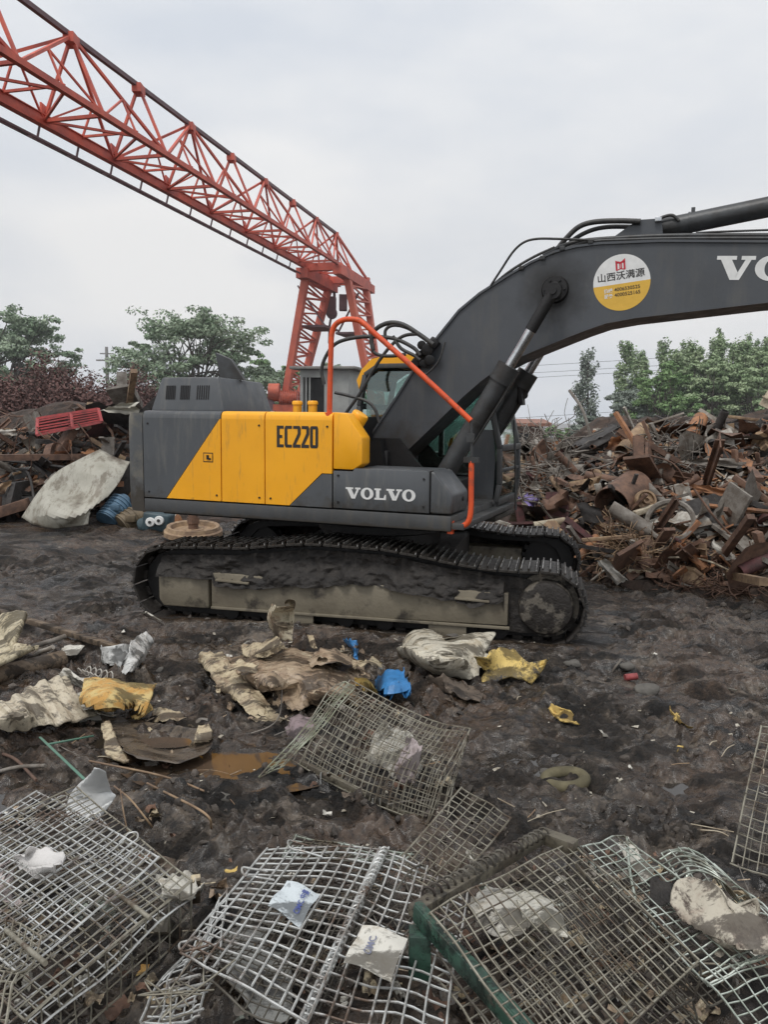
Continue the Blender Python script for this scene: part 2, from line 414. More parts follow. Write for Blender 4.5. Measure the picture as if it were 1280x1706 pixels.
t=NT('hub_steel');plain_hub=t.fin(t.mix(t.ramp(t.noise(5.5,6,.6,src='Object'),.5,.56),(.022,.018,.015),(.12,.105,.085)),.65,.1,t.bump(t.noise(14,6),.8,.03))
tp()
m=MB();m.bx(-.9,.9,-.95,.95,.42,.7);m.bx(-.62,.62,-1.2,1.2,.38,.6);m.build('car_body',M['mudcake'],EX,bevel=.03,rotz=REL)
m=MB();m.lathe([(0,.66),(.62,.66),(.66,.7),(.66,.82),(.72,.84),(.72,.92),(.6,.94),(.6,1.04),(0,1.04)],(0,0,0),(0,0,1),48);m.build('slew_ring',M['dark'],EX,smooth=35)
# ---- upper structure
m=MB();m.bx(-2.27,1.2,-1.3,1.3,1.02,1.165);m.build('deck_frame',M['deck'],EX,bevel=.012)
m=MB();m.bx(-2.25,.9,-1.0,1.0,.965,1.018);m.build('belly_plate',M['dark'],EX,bevel=.01)
half=[(-2.275,-1.3),(-2.38,-1.3),(-2.45,-1.285),(-2.50,-1.24),(-2.54,-1.15),(-2.66,-.85),(-2.78,-.4),(-2.82,0)]
pl=half+[(a,-b) for a,b in half[::-1][1:]]
m=MB();N=len(pl)
lv=[(1.02,.965),(1.06,.985),(1.2,1),(1.95,1),(2.04,.99),(2.085,.965)]
vs=[];fs=[]
for z,s in lv: vs+=[((x+1.9)*s-1.9,y*(.97+.03*s if s<1 else 1),z) for x,y in pl]
for k in range(len(lv)-1):
    for i in range(N):
        j=(i+1)%N;fs.append((k*N+i,k*N+j,(k+1)*N+j,(k+1)*N+i))
fs+=[tuple(range(N)),tuple(range((len(lv)-1)*N,len(lv)*N))]
m.add(vs,fs);m.build('counterweight',M['greycw'],EX,smooth=40)
m=MB();m.bx(-2.27,-.02,-1.24,1.26,1.17,2.075);m.build('engine_housing',M['dark'],EX,bevel=.01)
def panel(name,polys,mats,y=-1.3,th=.045,lipz=True):
    m=MB()
    for i,p in enumerate(polys):
        m.mi=i;m.prism(p,y,y+th)
    return m.build(name,mats,EX,smooth=30)
def door(x0,x1,z0,z1,polys,mats):
    """side door: flat outer skin with a rolled top edge"""
    m=MB()
    for i,p in enumerate(polys):
        m.mi=i;m.prism(p,-1.302,-1.25)
    m.mi=len(mats)-1 if len(polys)==1 else (0 if polys[0][2][1]>1.9 else 1)
    return m,mats
TZ=2.03
def rolled(m,x0,x1,mi):
    m.mi=mi;pr=[(-1.302,TZ),(-1.298,TZ+.035),(-1.285,TZ+.06),(-1.262,TZ+.075),(-1.2,TZ+.08),(-1.2,TZ)]
    m.prism(pr,x0,x1,'x')
m=MB();m.mi=0;m.prism([(-2.262,1.18),(-1.978,1.18),(-1.302,TZ),(-2.262,TZ)],-1.302,-1.25);m.mi=1;m.prism([(-1.970,1.18),(-1.288,1.18),(-1.288,TZ),(-1.296,TZ)],-1.302,-1.25);rolled(m,-2.262,-1.288,0)
d1=m.build('side_door',[M['grey'],M['yellow']],EX,smooth=40)
m=MB();m.mi=0;m.bx(-1.50,-1.38,-1.3035,-1.3022,1.58,1.68);m.mi=1;m.bx(-1.49,-1.39,-1.306,-1.304,1.59,1.67);m.mi=0;m.bx(-1.455,-1.43,-1.315,-1.3065,1.61,1.655);m.bx(-1.43,-1.405,-1.312,-1.3065,1.605,1.625);m.build('door_latch',[M['dark'],M['yellow']],d1)
m=MB();m.prism([(-1.275,1.18),(-.772,1.18),(-.772,TZ),(-1.275,TZ)],-1.302,-1.25);rolled(m,-1.275,-.772,0);m.build('side_door',M['yellow'],EX,smooth=40)
m=MB();m.mi=0;m.prism([(-.76,1.18),(-.488,1.18),(-.128,1.515),(-.018,1.515),(-.018,TZ),(-.76,TZ)],-1.302,-1.25);rolled(m,-.76,-.018,0);m.mi=1;m.prism([(-.48,1.18),(-.018,1.18),(-.018,1.508),(-.124,1.508)],-1.302,-1.25)
d3=m.build('side_door',[M['yellow'],M['grey']],EX,smooth=40)
# EC220 lettering: condensed square capitals
def glyph(ch):
    s=.27
    R=lambda a,b,c,d:[(a,b),(c,b),(c,d),(a,d)]
    if ch=='E': return [R(0,0,s,1),R(s,.0,.66,.14),R(s,.43,.52,.57),R(s,.86,.66,1)],.74
    if ch=='C': return [[(0,.1),(.1,0),(s,0),(s,1),(.1,1),(0,.9)],R(s,0,.70,.14),R(s,.86,.70,1)],.78
    if ch=='2': return [R(0,0,.72,.15),[(0,.15),(.30,.15),(.74,.62),(.74,.78),(.46,.78),(.46,.66)],[(.46,.78),(.74,.78),(.74,.9),(.64,1),(0.02,1),(.02,.86),(.46,.86)]],.80
    if ch=='0': return [[(0,.1),(.1,0),(s,.0),(s,1),(.1,1),(0,.9)],[(.50,0),(.66,0),(.76,.1),(.76,.9),(.66,1),(.50,1)],R(s,0,.50,.14),R(s,.86,.50,1)],.82
m=MB();x=0;ORG=uY(461,745,-1.306);W=uY(530,745,-1.306).x-ORG.x;Hh=.215
tot=.74+.78+.8+.8+.76;k=W/tot
for ch in 'EC220':
    ps,w_=glyph(ch)
    m.polys(ps,lambda a,b:(ORG.x+(x+a)*k+.012*b*0,-1.3045,ORG.z+b*Hh));x+=w_
o=m.build('model_lettering',M['ink'],d3)
# yellow front box, toolbox, nose
m=MB();m.prism([(-.006,1.56),(.21,1.56),(.30,1.62),(.30,1.87),(.13,2.10),(-.006,2.11)],-1.302,-1.10);fb=m.build('fuel_tank',M['yellow'],EX,bevel=.014)
m=MB();m.prism([(-.006,1.18),(.985,1.18),(.985,1.55),(.96,1.575),(.22,1.575),(.2,1.545),(-.006,1.545)],-1.3,-.72);tb=m.build('toolbox',M['grey'],EX,bevel=.008)
def serif(ch):
    R=lambda a,b,c,d:[(a,b),(c,b),(c,d),(a,d)]
    if ch=='V': return [R(-.06,.84,.62,1),R(.78,.84,1.26,1),[(.08,.84),(.46,.84),(.72,.28),(.62,0),(.46,0)],[(.62,0),(.78,0),(1.12,.84),(.92,.84),(.66,.20)]],1.24
    if ch=='L': return [R(0,0,1.0,.16),R(0,.84,.56,1),R(.14,.16,.44,.84),[(.78,.16),(1.0,.16),(1.0,.46),(.90,.46)]],1.06
    if ch=='O':
        ps=[];n_=28
        for i in range(n_):
            a,b=2*PI*i/n_,2*PI*(i+1)/n_
            f=lambda t,rx,ry:(.56+rx*math.cos(t),.5+ry*math.sin(t))
            ps.append([f(a,.56,.53),f(b,.56,.53),f(b,.24,.37),f(a,.24,.37)])
        return ps,1.16
def volvo(mat,par,px0,px1,Y,hh,sl=0.,adv=None):
    a=uY(*px0,Y);b=uY(*px1,Y);L=adv or (b.x-a.x);tot=1.24+1.16+1.06+1.24+1.12
    k=L/tot;x=0;m=MB();sl=(b.z-a.z)/(b.x-a.x)
    for ch in 'VOLVO':
        ps,w_=serif(ch);m.polys(ps,lambda p,q:(a.x+(x+p)*k-sl*q*hh,Y,a.z+(x+p)*k*sl+q*hh));x+=w_+.03
    return m.build('maker_lettering',mat,par)
volvo(M['white'],tb,(577,830),(690,835.5),-1.304,.108)
m=MB()
vs=[(.99,-1.3,1.18),(1.195,-1.3,1.18),(1.195,-.74,1.18),(.99,-.74,1.18),(.99,-1.3,1.575),(1.195,-1.3,1.36),(1.195,-.74,1.38),(.99,-.74,1.6),
    ]
m.prism([(.992,1.18),(1.195,1.18),(1.205,1.34),(1.19,1.38),(1.03,1.565),(.992,1.575)],-1.3,-.74);nb=m.build('front_nose',M['grey'],EX,bevel=.03,seg=3)
m=MB();m.cyl((1.2,-.93,1.3),(1.212,-.93,1.3),.022,16);m.build('lock',M['dark'],nb)
m=MB();m.bx(1.2,1.32,-1.28,.9,1.04,1.1);m.build('front_step',M['deck'],EX,bevel=.008)
# hood with louvres
m=MB()
b0=[(-2.38,-1.02,2.085),(-1.42,-1.02,2.085),(-1.38,-.06,2.085),(-2.38,-.06,2.085)]
b1=[(-2.37,-1.02,2.13),(-1.43,-1.02,2.13),(-1.39,-.06,2.13),(-2.37,-.06,2.13)]
b2=[(-2.26,-.97,2.475),(-1.53,-.97,2.475),(-1.48,-.12,2.455),(-2.26,-.12,2.455)]
m.add(b0+b1+b2,[(0,1,2,3)]+[(k*4+i,k*4+(i+1)%4,k*4+4+(i+1)%4,k*4+4+i) for k in(0,1) for i in range(4)]+[(8,9,10,11)])
hd=m.build('engine_hood',M['hood'] if 'hood' in M else M['grey'],EX,bevel=.022)
def hy(z): return -1.02+(z-2.13)/.345*.05-.004
for g,(xa,xb) in enumerate(((-2.19,-2.06),(-2.0,-1.87),(-1.79,-1.62))):
    m=MB();n_=6
    for k in range(n_):
        x=xa+(xb-xa)*(k+.5)/n_
        za,zb=2.235,2.385
        m.add([(x-.0065,hy(za)-.002,za),(x+.0065,hy(za)-.002,za),(x+.0065,hy(zb)-.002,zb),(x-.0065,hy(zb)-.002,zb),
               (x-.0065,hy(za)+.01,za),(x+.0065,hy(za)+.01,za),(x+.0065,hy(zb)+.01,zb),(x-.0065,hy(zb)+.01,zb)],[(0,1,2,3),(4,5,6,7),(0,4,5,1),(1,5,6,2),(2,6,7,3),(3,7,4,0)])
    m.build('louvre',M['dark'],hd)
cw=[(uY(a,b,-.55)) for a,b in ((361,588),(386,599),(409,634),(369,629))]
m=MB();m.add([(p.x,-.58,p.z) for p in cw]+[(p.x+.0,-.52,p.z) for p in cw],[(0,1,2,3),(4,5,6,7)]+[(i,(i+1)%4,(i+1)%4+4,i+4) for i in range(4)]);m.build('exhaust_cowl',M['cylpaint'],EX)
for px in (495.5,521):
    a=uY(px,684,-1.05);m=MB();m.lathe([(0,-.05),(.045,-.05),(.045,.055),(.054,.06),(.054,.085),(.045,.098),(0,.1)],(a.x,-1.05,a.z),(0,0,1),20);m.build('filler_cap',M['yellow'],EX,smooth=35)
a=uY(588,712,-1.0);b=uY(603,688,-1.0)
m=MB();dv=(b-a).normalized();m.lathe([(0,-.05),(.055,-.05),(.055,.03),(.085,.035),(.085,.15),(.075,.165),(0,.17)],a,dv,24);m.build('breather_canister',M['yellow'],EX,smooth=35)
m=MB();m.cyl((-.9,-.9,2.09),(-.9,-.9,2.12),.03,12);m.build('lifting_eye',M['chrome'],EX)
# handrails
m=MB();R1=[uY(a,b,-1.25) for a,b in ((549,690),(550,640),(551.5,585),(553,556),(559,541),(572,533),(588,532),(602,536),(625,556),(700,622),(785,701))]
m.tube(smoothpts(R1,4),.026,12);m.cyl(R1[0]-Vector((0,0,.02)),R1[0]+Vector((0,0,.015)),.045,16);m.build('handrail',M['orange'],EX,smooth=40)
m=MB();R2=[uY(a,b,-1.25) for a,b in ((786,768),(785.5,810),(785,848),(781,868),(770,877),(752,879))]
m.tube(smoothpts(R2,5),.026,12);m.box(R2[-1]+Vector((-.01,.02,0)),(.05,.06,.12));m.build('handrail',M['orange'],EX,smooth=40)
m=MB();a=uY(785,700,-1.25);b=uY(786,768,-1.25);m.tube([a,a+Vector((.01,0,-.14)),b],.014,8);m.box(b+Vector((0,0,.01)),(.14,.05,.05));m.box(a+Vector((-.0,.0,-.16)),(.06,.06,.08));m.build('rail_bracket',M['cylpaint'],EX,smooth=40)
# ---- boom
BY=-.28
top=[(605,742),(622,721),(660,665),(700,602),(732,560),(766,518),(800,490),(849,459),(886,438),(924,421),(960,412),(999,407),(1100,403),(1280,404)]
bot=[(1280,500),(1119,519),(1060,526),(1010,535),(975,547),(942,560),(890,581),(860,594),(835,607),(800,632),(770,658),(725,702),(680,745),(643,782),(628,790),(612,784),(604,765)]
tp2=xz(top,BY);bt2=xz(bot,BY)
# extend beyond the frame to the boom nose
e1=tp2[-1];e2=bt2[0]
tail=[(e1[0]+.9,e1[1]-.02),(e1[0]+1.75,e1[1]-.16),(e1[0]+2.0,e1[1]-.28),(e1[0]+2.0,e1[1]-.46),(e1[0]+1.7,e1[1]-.56),(e1[0]+.9,e2[1]+.02)]
bp=tp2+tail+bt2
def web(poly,y0,y1,name,mat,par,bev=.006):
    """plate/box of a non convex outline; faces triangulated"""
    from mathutils.geometry import tessellate_polygon
    n_=len(poly);tri=tessellate_polygon([[Vector((a,b,0)) for a,b in poly]])
    m=MB();m.add([(a,y0,b) for a,b in poly]+[(a,y1,b) for a,b in poly],[tuple(t) for t in tri]+[tuple(i+n_ for i in t[::-1]) for t in tri]+[(i,i+n_,(i+1)%n_+n_,(i+1)%n_) for i in range(n_)])
    return m.build(name,mat,par,smooth=30)
boom=web(bp,BY+.02,-BY-.02,'boom',M['boom'],EX)
# flanges: top and bottom plates standing proud of the webs
def flange(line,up,name):
    m=MB();n_=len(line)
    vs=[];th=.022*up
    for i,(x,z) in enumerate(line):
        a=line[max(0,i-1)];b=line[min(n_-1,i+1)];t=Vector((b[0]-a[0],b[1]-a[1])).normalized();nn=Vector((-t.y,t.x))*th
        vs+=[(x,BY,z),(x,-BY,z),(x+nn.x,-BY,z+nn.y),(x+nn.x,BY,z+nn.y)]
    fs=[]
    for i in range(n_-1):
        for k in range(4):fs.append((i*4+k,i*4+(k+1)%4,i*4+4+(k+1)%4,i*4+4+k))
    fs+=[(0,1,2,3),((n_-1)*4,(n_-1)*4+1,(n_-1)*4+2,(n_-1)*4+3)]
    m.add(vs,fs);return m.build(name,M['boom'],boom,smooth=40)
flange(tp2+tail[:2],1,'top_flange');flange([(x,z) for x,z in (tail[-1:]+bt2[:-3])],1,'bottom_flange')
c=uY(925,482,BY)
m=MB();m.lathe([(0,.06),(.06,.06),(.07,.05),(.075,.03),(.12,.03),(.135,.0),(.135,-.02)],(c.x,BY+.02,c.z),(0,-1,0),28)
for k in range(6):
    a=k*PI/3;m.cyl((c.x+.095*math.cos(a),BY-.01,c.z+.095*math.sin(a)),(c.x+.095*math.cos(a),BY-.03,c.z+.095*math.sin(a)),.012,6)
m.build('pivot_boss',M['dark'],boom,smooth=35)
volvo(M['white'],boom,(1194,466),(1280,467),BY+.0165,.21,adv=1.42)
# round sticker
c=uY(1036,470,BY);DY=BY+.0175;Rr=.262
tilt=math.radians(6)
def dk(u,v,off=0.): return (c.x+u*math.cos(tilt)-v*math.sin(tilt),DY-off,c.z+u*math.sin(tilt)+v*math.cos(tilt))
def seg(a0,a1,n_=40): return [(Rr*math.cos(a0+(a1-a0)*i/n_),Rr*math.sin(a0+(a1-a0)*i/n_)) for i in range(n_+1)]
m=MB();cut=-.01;al=math.asin(cut/Rr)
m.mi=0;m.polys([seg(al,PI-al)],lambda a,b:dk(a,b));m.mi=1;m.polys([seg(-PI-al,al)],lambda a,b:dk(a,b))
dc=m.build('round_sticker',[M['white'],M['decalyel']],boom)
m=MB();s_=.045
lg=[[(-1,.5),(-1,1),(-.45,.72),(-.45,.3)],[(1,.5),(1,1.25),(.45,.85),(.45,.3)],[(-1,-1),(-.62,-.85),(-.62,.6),(-1,.6)],[(1,-1),(.62,-.85),(.62,.6),(1,.6)],[(-.5,.35),(0,.2),(.5,.35),(.5,.8),(0,.62),(-.5,.8)],[(-.22,-.85),(0,-.75),(0,.3),(-.22,.4)],[(.08,-.75),(.3,-.85),(.3,.4),(.08,.3)],[(-1,-1),(0,-.7),(0,-.9),(-.8,-1.15)],[(1,-1),(0,-.7),(0,-.9),(.8,-1.15)]]
m.polys(lg,lambda a,b:dk(a*s_,.165+b*s_,.0015+.0003*abs(a)));m.build('sticker_emblem',M['red'],dc)
def text(body,size,fn,mat,par,name,width=None,bold=0):
    cu=bpy.data.curves.new(name,'FONT');cu.body=body;cu.size=size;cu.align_x='LEFT';cu.offset=bold;cu.resolution_u=3
    tmp=bpy.data.objects.new(name,cu);COL.objects.link(tmp)
    me=bpy.data.meshes.new_from_object(tmp.evaluated_get(bpy.context.evaluated_depsgraph_get()))
    bpy.data.objects.remove(tmp);xs=[v.co.x for v in me.vertices];x0,x1=min(xs),max(xs);sc=(width/(x1-x0)) if width else 1
    for v in me.vertices:v.co=Vector(fn((v.co.x-x0)*sc,v.co.y))
    me.materials.append(mat);o=bpy.data.objects.new(name,me);COL.objects.link(o);o.parent=par;return o
text('山西沃满源',.085,lambda a,b:dk(-.215+a,.035+b,.002),M['ink'],dc,'sticker_writing',.43,.0012)
text('4006530525',.046,lambda a,b:dk(-.07+a,-.075+b,.002),M['ink'],dc,'sticker_writing',.235,.0005)
text('4000525165',.046,lambda a,b:dk(-.07+a,-.125+b,.002),M['ink'],dc,'sticker_writing',.235,.0005)
text('热线',.042,lambda a,b:dk(-.165+a,-.078+b,.002),M['white'],dc,'sticker_writing',.08,.001)
text('服务',.042,lambda a,b:dk(-.165+a,-.128+b,.002),M['white'],dc,'sticker_writing',.08,.001)
# boom cylinders
pT=uY(925,487,-.42);pM=uY(838,627,-.5);dirv=(pM-Vector((pT.x,-.5,pT.z))).normalized()
for y in (-.48,.48):
    T=Vector((pT.x,y,pT.z));dd=Vector((dirv.x,0,dirv.z)).normalized();J=T+dd*((pM-pT).length)
    Bm=J+dd*1.62
    m=MB();m.cyl(J-dd*.10,Bm,.098,28);m.cyl(J-dd*.12,J+dd*.06,.118,28);m.cyl(J+dd*.5,J+dd*.53,.104,28);m.cyl(Bm+Vector((0,-.08,0)),Bm+Vector((0,.08,0)),.11,20)
    cy=m.build('boom_cylinder',M['cylpaint'],EX,smooth=35)
    m=MB();m.cyl(T,J,.052,24);m.build('rod',M['chrome'],cy,smooth=35)
    m=MB();m.cyl(T-Vector((0,.05,0)),T+Vector((0,.05,0)),.075,24);m.cyl(T-Vector((0,.07,0)),T+Vector((0,.07,0)),.035,16);m.tube([T,T+dd*.42],.058,20);m.build('rod_eye',M['dark'],cy,smooth=35)
    m=MB();off=Vector((.11,-.02,.06));m.tube(smoothpts([J+dd*.02+off*1.1,J+dd*.3+off*1.15,J+dd*.8+off*1.1,J+dd*1.3+off],5),.016,8);m.tube(smoothpts([J+dd*.0-off*.2+Vector((.12,-.06,.1)),J+dd*.2+off*1.7,J+dd*.7+off*1.6,J+dd*1.2+off*1.2],5),.014,8);m.build('hose',M['hose'],cy,smooth=60)
# arm cylinder on top of the boom + bracket
a=uY(1088,384,-.0);b=uY(1280,345,-.0);dd=(b-a).normalized()
m=MB();m.cyl(a,a+dd*1.75,.092,28);m.cyl(a+dd*1.6,a+dd*1.78,.108,28);m.cyl(a+dd*.33,a+dd*.35,.1,28);m.box(a+dd*.36+Vector((0,0,.11)),(.035,.03,.05));ac=m.build('arm_cylinder',M['cylpaint'],EX,smooth=35)
m=MB();m.cyl(a+dd*1.7,a+dd*2.75,.05,20);m.build('rod',M['chrome'],ac,smooth=35)
br=xz([(1010,404),(1048,377),(1066,366),(1098,364),(1104,372),(1106,404)],-.15)
for y in(-.15,.12): web(br,y,y+.03,'cylinder_bracket',M['boom'],boom)
# pipes along the boom top
def hose(pts,Y,r,name='hose',mat=None,n_=6,par=None):
    m=MB();m.tube(smoothpts([uY(a,b,Y if c_ is None else c_) for a,b,c_ in [(p+(None,))[:3] for p in pts]],n_),r,8);return m.build(name,mat or M['hose'],par or EX,smooth=60)
hose([(905,425),(940,409),(975,401),(1040,396),(1110,393),(1200,392),(1290,392)],-.23,.022,'boom_pipe',M['cylpaint'],par=boom)
hose([(920,424),(955,410),(990,402),(1060,399),(1120,397.5),(1200,397),(1290,397)],-.25,.016,'boom_pipe',M['cylpaint'],par=boom)
hose([(1160,388),(1200,386),(1285,383)],-.2,.010,'boom_pipe',M['cyl_rust'] if 'cyl_rust' in M else M['cylpaint'],par=boom)
hose([(928,416),(945,396),(965,378),(990,370),(1030,368),(1068,369)],-.18,.026,'hose',par=boom)
hose([(940,416),(958,398),(985,384),(1015,378),(1060,378)],-.12,.022,'hose',par=boom)
hose([(1095,366),(1110,360),(1122,359),(1132,368)],-.1,.015,'hose',par=boom)
hose([(818,476),(835,450),(855,420),(873,404),(895,398),(930,398),(990,400)],-.28,.012,'hose',par=boom)
hose([(812,483),(850,452),(890,428),(925,412)],-.24,.014,'hose',par=boom)
for px,py in ((870,447),(905,430),(938,414),(985,403)):
    p=uY(px,py,-.26);m=MB();m.box(p,(.05,.06,.04));m.build('pipe_clamp',M['cylpaint'],boom,bevel=.004)
p=uY(1098,367,-.14);m=MB();m.box(p,(.06,.1,.04));m.build('pipe_clamp',M['chrome'],boom,bevel=.004)
# bolts, hinges and grab handles on the panels
for x,z in ((-2.2,1.24),(-2.2,1.97),(-1.34,1.24),(-.83,1.24),(-.83,1.97),(-.70,1.24),(-.07,1.97),(.05,1.24),(.93,1.24),(.05,1.50),(.93,1.50)):
    m=MB();m.cyl((x,-1.299,z),(x,-1.309,z),.011,8);m.build('panel_bolt',M['dark'],EX)
m=MB();m.bx(.985,.99,-1.3015,-1.2,1.18,1.575);m.build('panel_seam',M['dark'],EX)
# hose nest behind the rail
for pts,r in (([(540,640),(536,615),(545,590),(562,571),(595,562),(628,561),(660,565),(690,580),(700,592)],.02),
              ([(622,583),(619,565),(627,548),(648,538),(672,541),(700,558),(722,574)],.024),
              ([(645,575),(642,552),(655,542),(678,546),(705,562)],.018),
              ([(575,690),(600,655),(625,612),(648,580),(672,560),(700,556)],.018),
              ([(620,570),(622,585),(634,592),(655,593),(676,590)],.018),
              ([(558,654),(580,659),(610,668),(625,682),(632,705)],.017),
              ([(655,560),(668,580),(690,592),(700,600)],.018),
              ([(700,628),(715,620),(732,600),(742,570)],.010)):
    hose(pts,-.62,r)
m=MB()
for px,py,s in ((703,575,.07),(712,583,.09),(722,572,.07),(698,590,.05),(716,600,.08),(706,606,.06)):
    m.cyl(uY(px,py,-.42),uY(px,py,-.26),s*.7,10)
m.bar(uY(690,610,-.3),uY(728,566,-.3),.08,.1);m.build('hose_manifold',M['dark'],EX,bevel=.006)
web(xz([(600,790),(604,740),(632,732),(640,790)],-.6),-.6,-.35,'valve_box',M['dark'],EX)
m=MB();m.bx(.0,.98,-.7,.28,1.17,1.42);m.bx(-.02,.25,-.5,.2,1.4,1.72);m.build('centre_frame',M['dark'],EX,bevel=.02)
for y in(-.42,.36): web([(-.1,1.3),(.62,1.3),(.72,1.42),(.34,1.85),(.05,1.85),(-.1,1.6)],y,y+.05,'boom_bracket',M['dark'],EX)
# ---- cab
CY0,CY1=.32,1.3
pro=[(-.43,1.15),(1.235,1.15),(1.27,1.35),(1.26,1.75),(1.17,2.15),(.98,2.52),(.82,2.66),(-.2,2.66),(-.36,2.56),(-.43,2.2)]
m=MB()
def frame_side(m,Y):
    t_=.055
    for a,b in zip(pro,pro[1:]+pro[:1]): m.bar((a[0],Y,a[1]),(b[0],Y,b[1]),t_,.08,up=(0,1,0))
    m.bar((.28,Y,1.15),(.28,Y,2.62),.05,.08,up=(0,1,0));m.bar((-.43,Y,1.62),(.28,Y,1.62),.05,.05,up=(0,1,0))
for Y in(CY0,CY1-.02): frame_side(m,Y)
for q in (0,1,3,7,8,9): m.bar((pro[q][0],CY0,pro[q][1]),(pro[q][0],CY1,pro[q][1]),.07,.07)
m.bar((1.26,CY0,1.5),(1.26,CY1,1.5),.05,.04);m.bar((1.03,CY0,2.4),(1.03,CY1,2.4),.05,.05)
m.bx(-.44,1.24,CY0-.01,CY1,1.0,1.14)
cab=m.build('cab',M['deck'],EX,bevel=.01)
m=MB();m.prism([(-.4,1.15),(.28,1.15),(.28,1.6),(-.4,1.6)],CY0-.01,CY0+.03);m.prism([(-.43,1.15),(1.2,1.15),(1.2,1.55),(-.43,1.55)],CY1-.05,CY1-.02);m.bx(-.44,-.40,CY0,CY1,1.1,1.75);m.build('lower_wall',M['grey'],cab)
m=MB();m.prism([(.28,1.17),(1.2,1.17),(1.215,1.6),(1.18,1.95),(.98,1.95),(.92,1.42),(.28,1.42)][::1],CY0-.008,CY0+.02);m.build('lower_wall',M['grey'],cab)
roof=[(-.46,2.5),(-.40,2.62),(-.28,2.74),(-.05,2.79),(.75,2.78),(.95,2.7),(1.03,2.56),(.95,2.60),(.8,2.665),(-.2,2.665),(-.37,2.57),(-.43,2.4)]
web([(x,z) for x,z in roof],CY0-.03,CY1+.02,'roof',M['yellow'],cab)
for nm,pp in (('window',[(-.36,1.66),(.24,1.66),(.24,2.6),(-.2,2.6),(-.34,2.5)]),('window',[(.32,1.44),(1.2,1.44),(1.22,1.75),(1.13,2.13),(.95,2.48),(.80,2.6),(.32,2.6)])):
    for Y in (CY0+.01,CY1-.015): web(pp,Y,Y+.006,nm,M['glass'],cab)
m=MB();q=pro[2:7]
for a,b in zip(pro[1:6],pro[2:7]): m.add([(a[0],CY0+.05,a[1]),(a[0],CY1-.06,a[1]),(b[0],CY1-.06,b[1]),(b[0],CY0+.05,b[1])],[(0,1,2,3)])
m.build('windscreen',M['glass'],cab)
m=MB();m.add([(-.425,CY0+.06,1.76),(-.425,CY1-.06,1.76),(-.425,CY1-.06,2.45),(-.425,CY0+.06,2.45)],[(0,1,2,3)]);m.build('rear_window',M['glass'],cab)
m=MB();m.bx(.0,.4,.65,1.0,1.3,1.45);m.box((.03,.82,1.85),(.14,.46,.75),Matrix.Rotation(-.15,3,'Y'));m.bx(0.0,.1,.7,.95,2.2,2.4);m.build('seat',M['dark'],cab,bevel=.04)
m=MB();m.bx(.2,.65,.4,.56,1.2,1.62);m.bx(.2,.65,1.1,1.24,1.2,1.62);m.cyl((.6,.48,1.6),(.66,.48,1.85),.02,8);m.build('console',M['dark'],cab,bevel=.02)
m=MB();m.bx(-.42,1.2,CY0,CY1,1.14,1.2);m.build('cab_floor',M['dark'],cab)
a=uY(868,652,.45);m=MB();m.tube(smoothpts([a+Vector((-.13,0,-.1)),a+Vector((-.06,0,.09)),a+Vector((.05,0,.08)),a+Vector((.075,0,-.05)),a+Vector((.02,0,-.09))],4),.009,6);m.box(a+Vector((.01,0,-.05)),(.045,.15,.2),Matrix.Rotation(-.12,3,'Y'));m.build('mirror',M['dark'],cab,bevel=.012)
m=MB();m.tube(smoothpts([uY(857,700,.4),uY(859,760,.4),uY(860,850,.4)],4),.012,6);m.build('grab_rail',M['cylpaint'],cab)
m=MB();m.bx(.55,1.25,.28,1.28,.93,.995);m.build('cab_step',M['grey'],EX,bevel=.02)
# ---- stick and bucket beyond the boom nose
nx,nz=e1[0]+1.85,e1[1]-.38
web([(nx-.35,nz+.5),(nx-.05,nz+.62),(nx+.22,nz+.1),(nx+.75,nz-2.2),(nx+.68,nz-2.35),(nx+.5,nz-2.3),(nx-.15,nz-.1)],-.2,.2,'arm',M['boom'],EX)
m=MB();A=[(nx+.55,nz-2.2),(nx+.85,nz-2.15),(nx+1.15,nz-2.5),(nx+1.1,nz-2.95),(nx+.75,nz-3.2),(nx+.25,nz-3.2),(nx+.15,nz-3.1),(nx+.7,nz-3.05),(nx+.95,nz-2.75),(nx+.8,nz-2.45)]
web(A,-.5,.5,'bucket',M['frame'],EX)
# ================================================================ GROUND
def mudmat():
    t=NT('wet_black_mud')
    n1=t.noise(.5,4,.6);n2=t.noise(2.6,10,.72,(.75,1.3,1),dist=.4);n3=t.noise(13,9,.75);n4=t.noise(60,5,.7);n5=t.noise(1.3,9,.7,(.5,1.5,1))
    dark=t.mix(t.ramp(n3,.40,.60),(.0085,.006,.0042),(.050,.036,.025))  # wet mud tone plus crevice shade: bump hollows coloured near black
    brown=t.mix(t.ramp(n3,.38,.58),(.018,.0115,.0075),(.088,.056,.036))
    grey=t.mix(t.ramp(n3,.38,.58),(.026,.0205,.0150),(.130,.102,.076))
    col=t.mix(t.ramp(n1,.46,.60),dark,brown)
    col=t.mix(t.ramp(n2,.515,.60),col,grey)
    col=t.mix(t.ramp(n5,.46,.40),col,(.009,.0072,.0058))
    col=t.mix(t.ramp(n4,.63,.70,0,.7),col,(.26,.215,.165))
    wet=t.ramp(t.noise(1.9,8,.68,(.55,1.5,1)),.44,.49)
    r=t.math('ADD',t.math('MULTIPLY',wet,-.58),t.ramp(n4,.3,.7,.70,.9))
    h=t.math('ADD',t.math('MULTIPLY',n2,1.),t.math('ADD',t.math('MULTIPLY',n3,.75),t.math('MULTIPLY',n4,.3)))
    return t.fin(col,r,0,t.bump(h,t.ramp(wet,0,1,1.,.35),.2),spec=.65)
M['ground']=mudmat()
def axis(segs):
    out=[segs[0][0]]
    for a,b,st in segs:
        n_=max(1,int(round((b-a)/st)))
        out+= [a+(b-a)*(i+1)/n_ for i in range(n_)]
    return np.array(out)
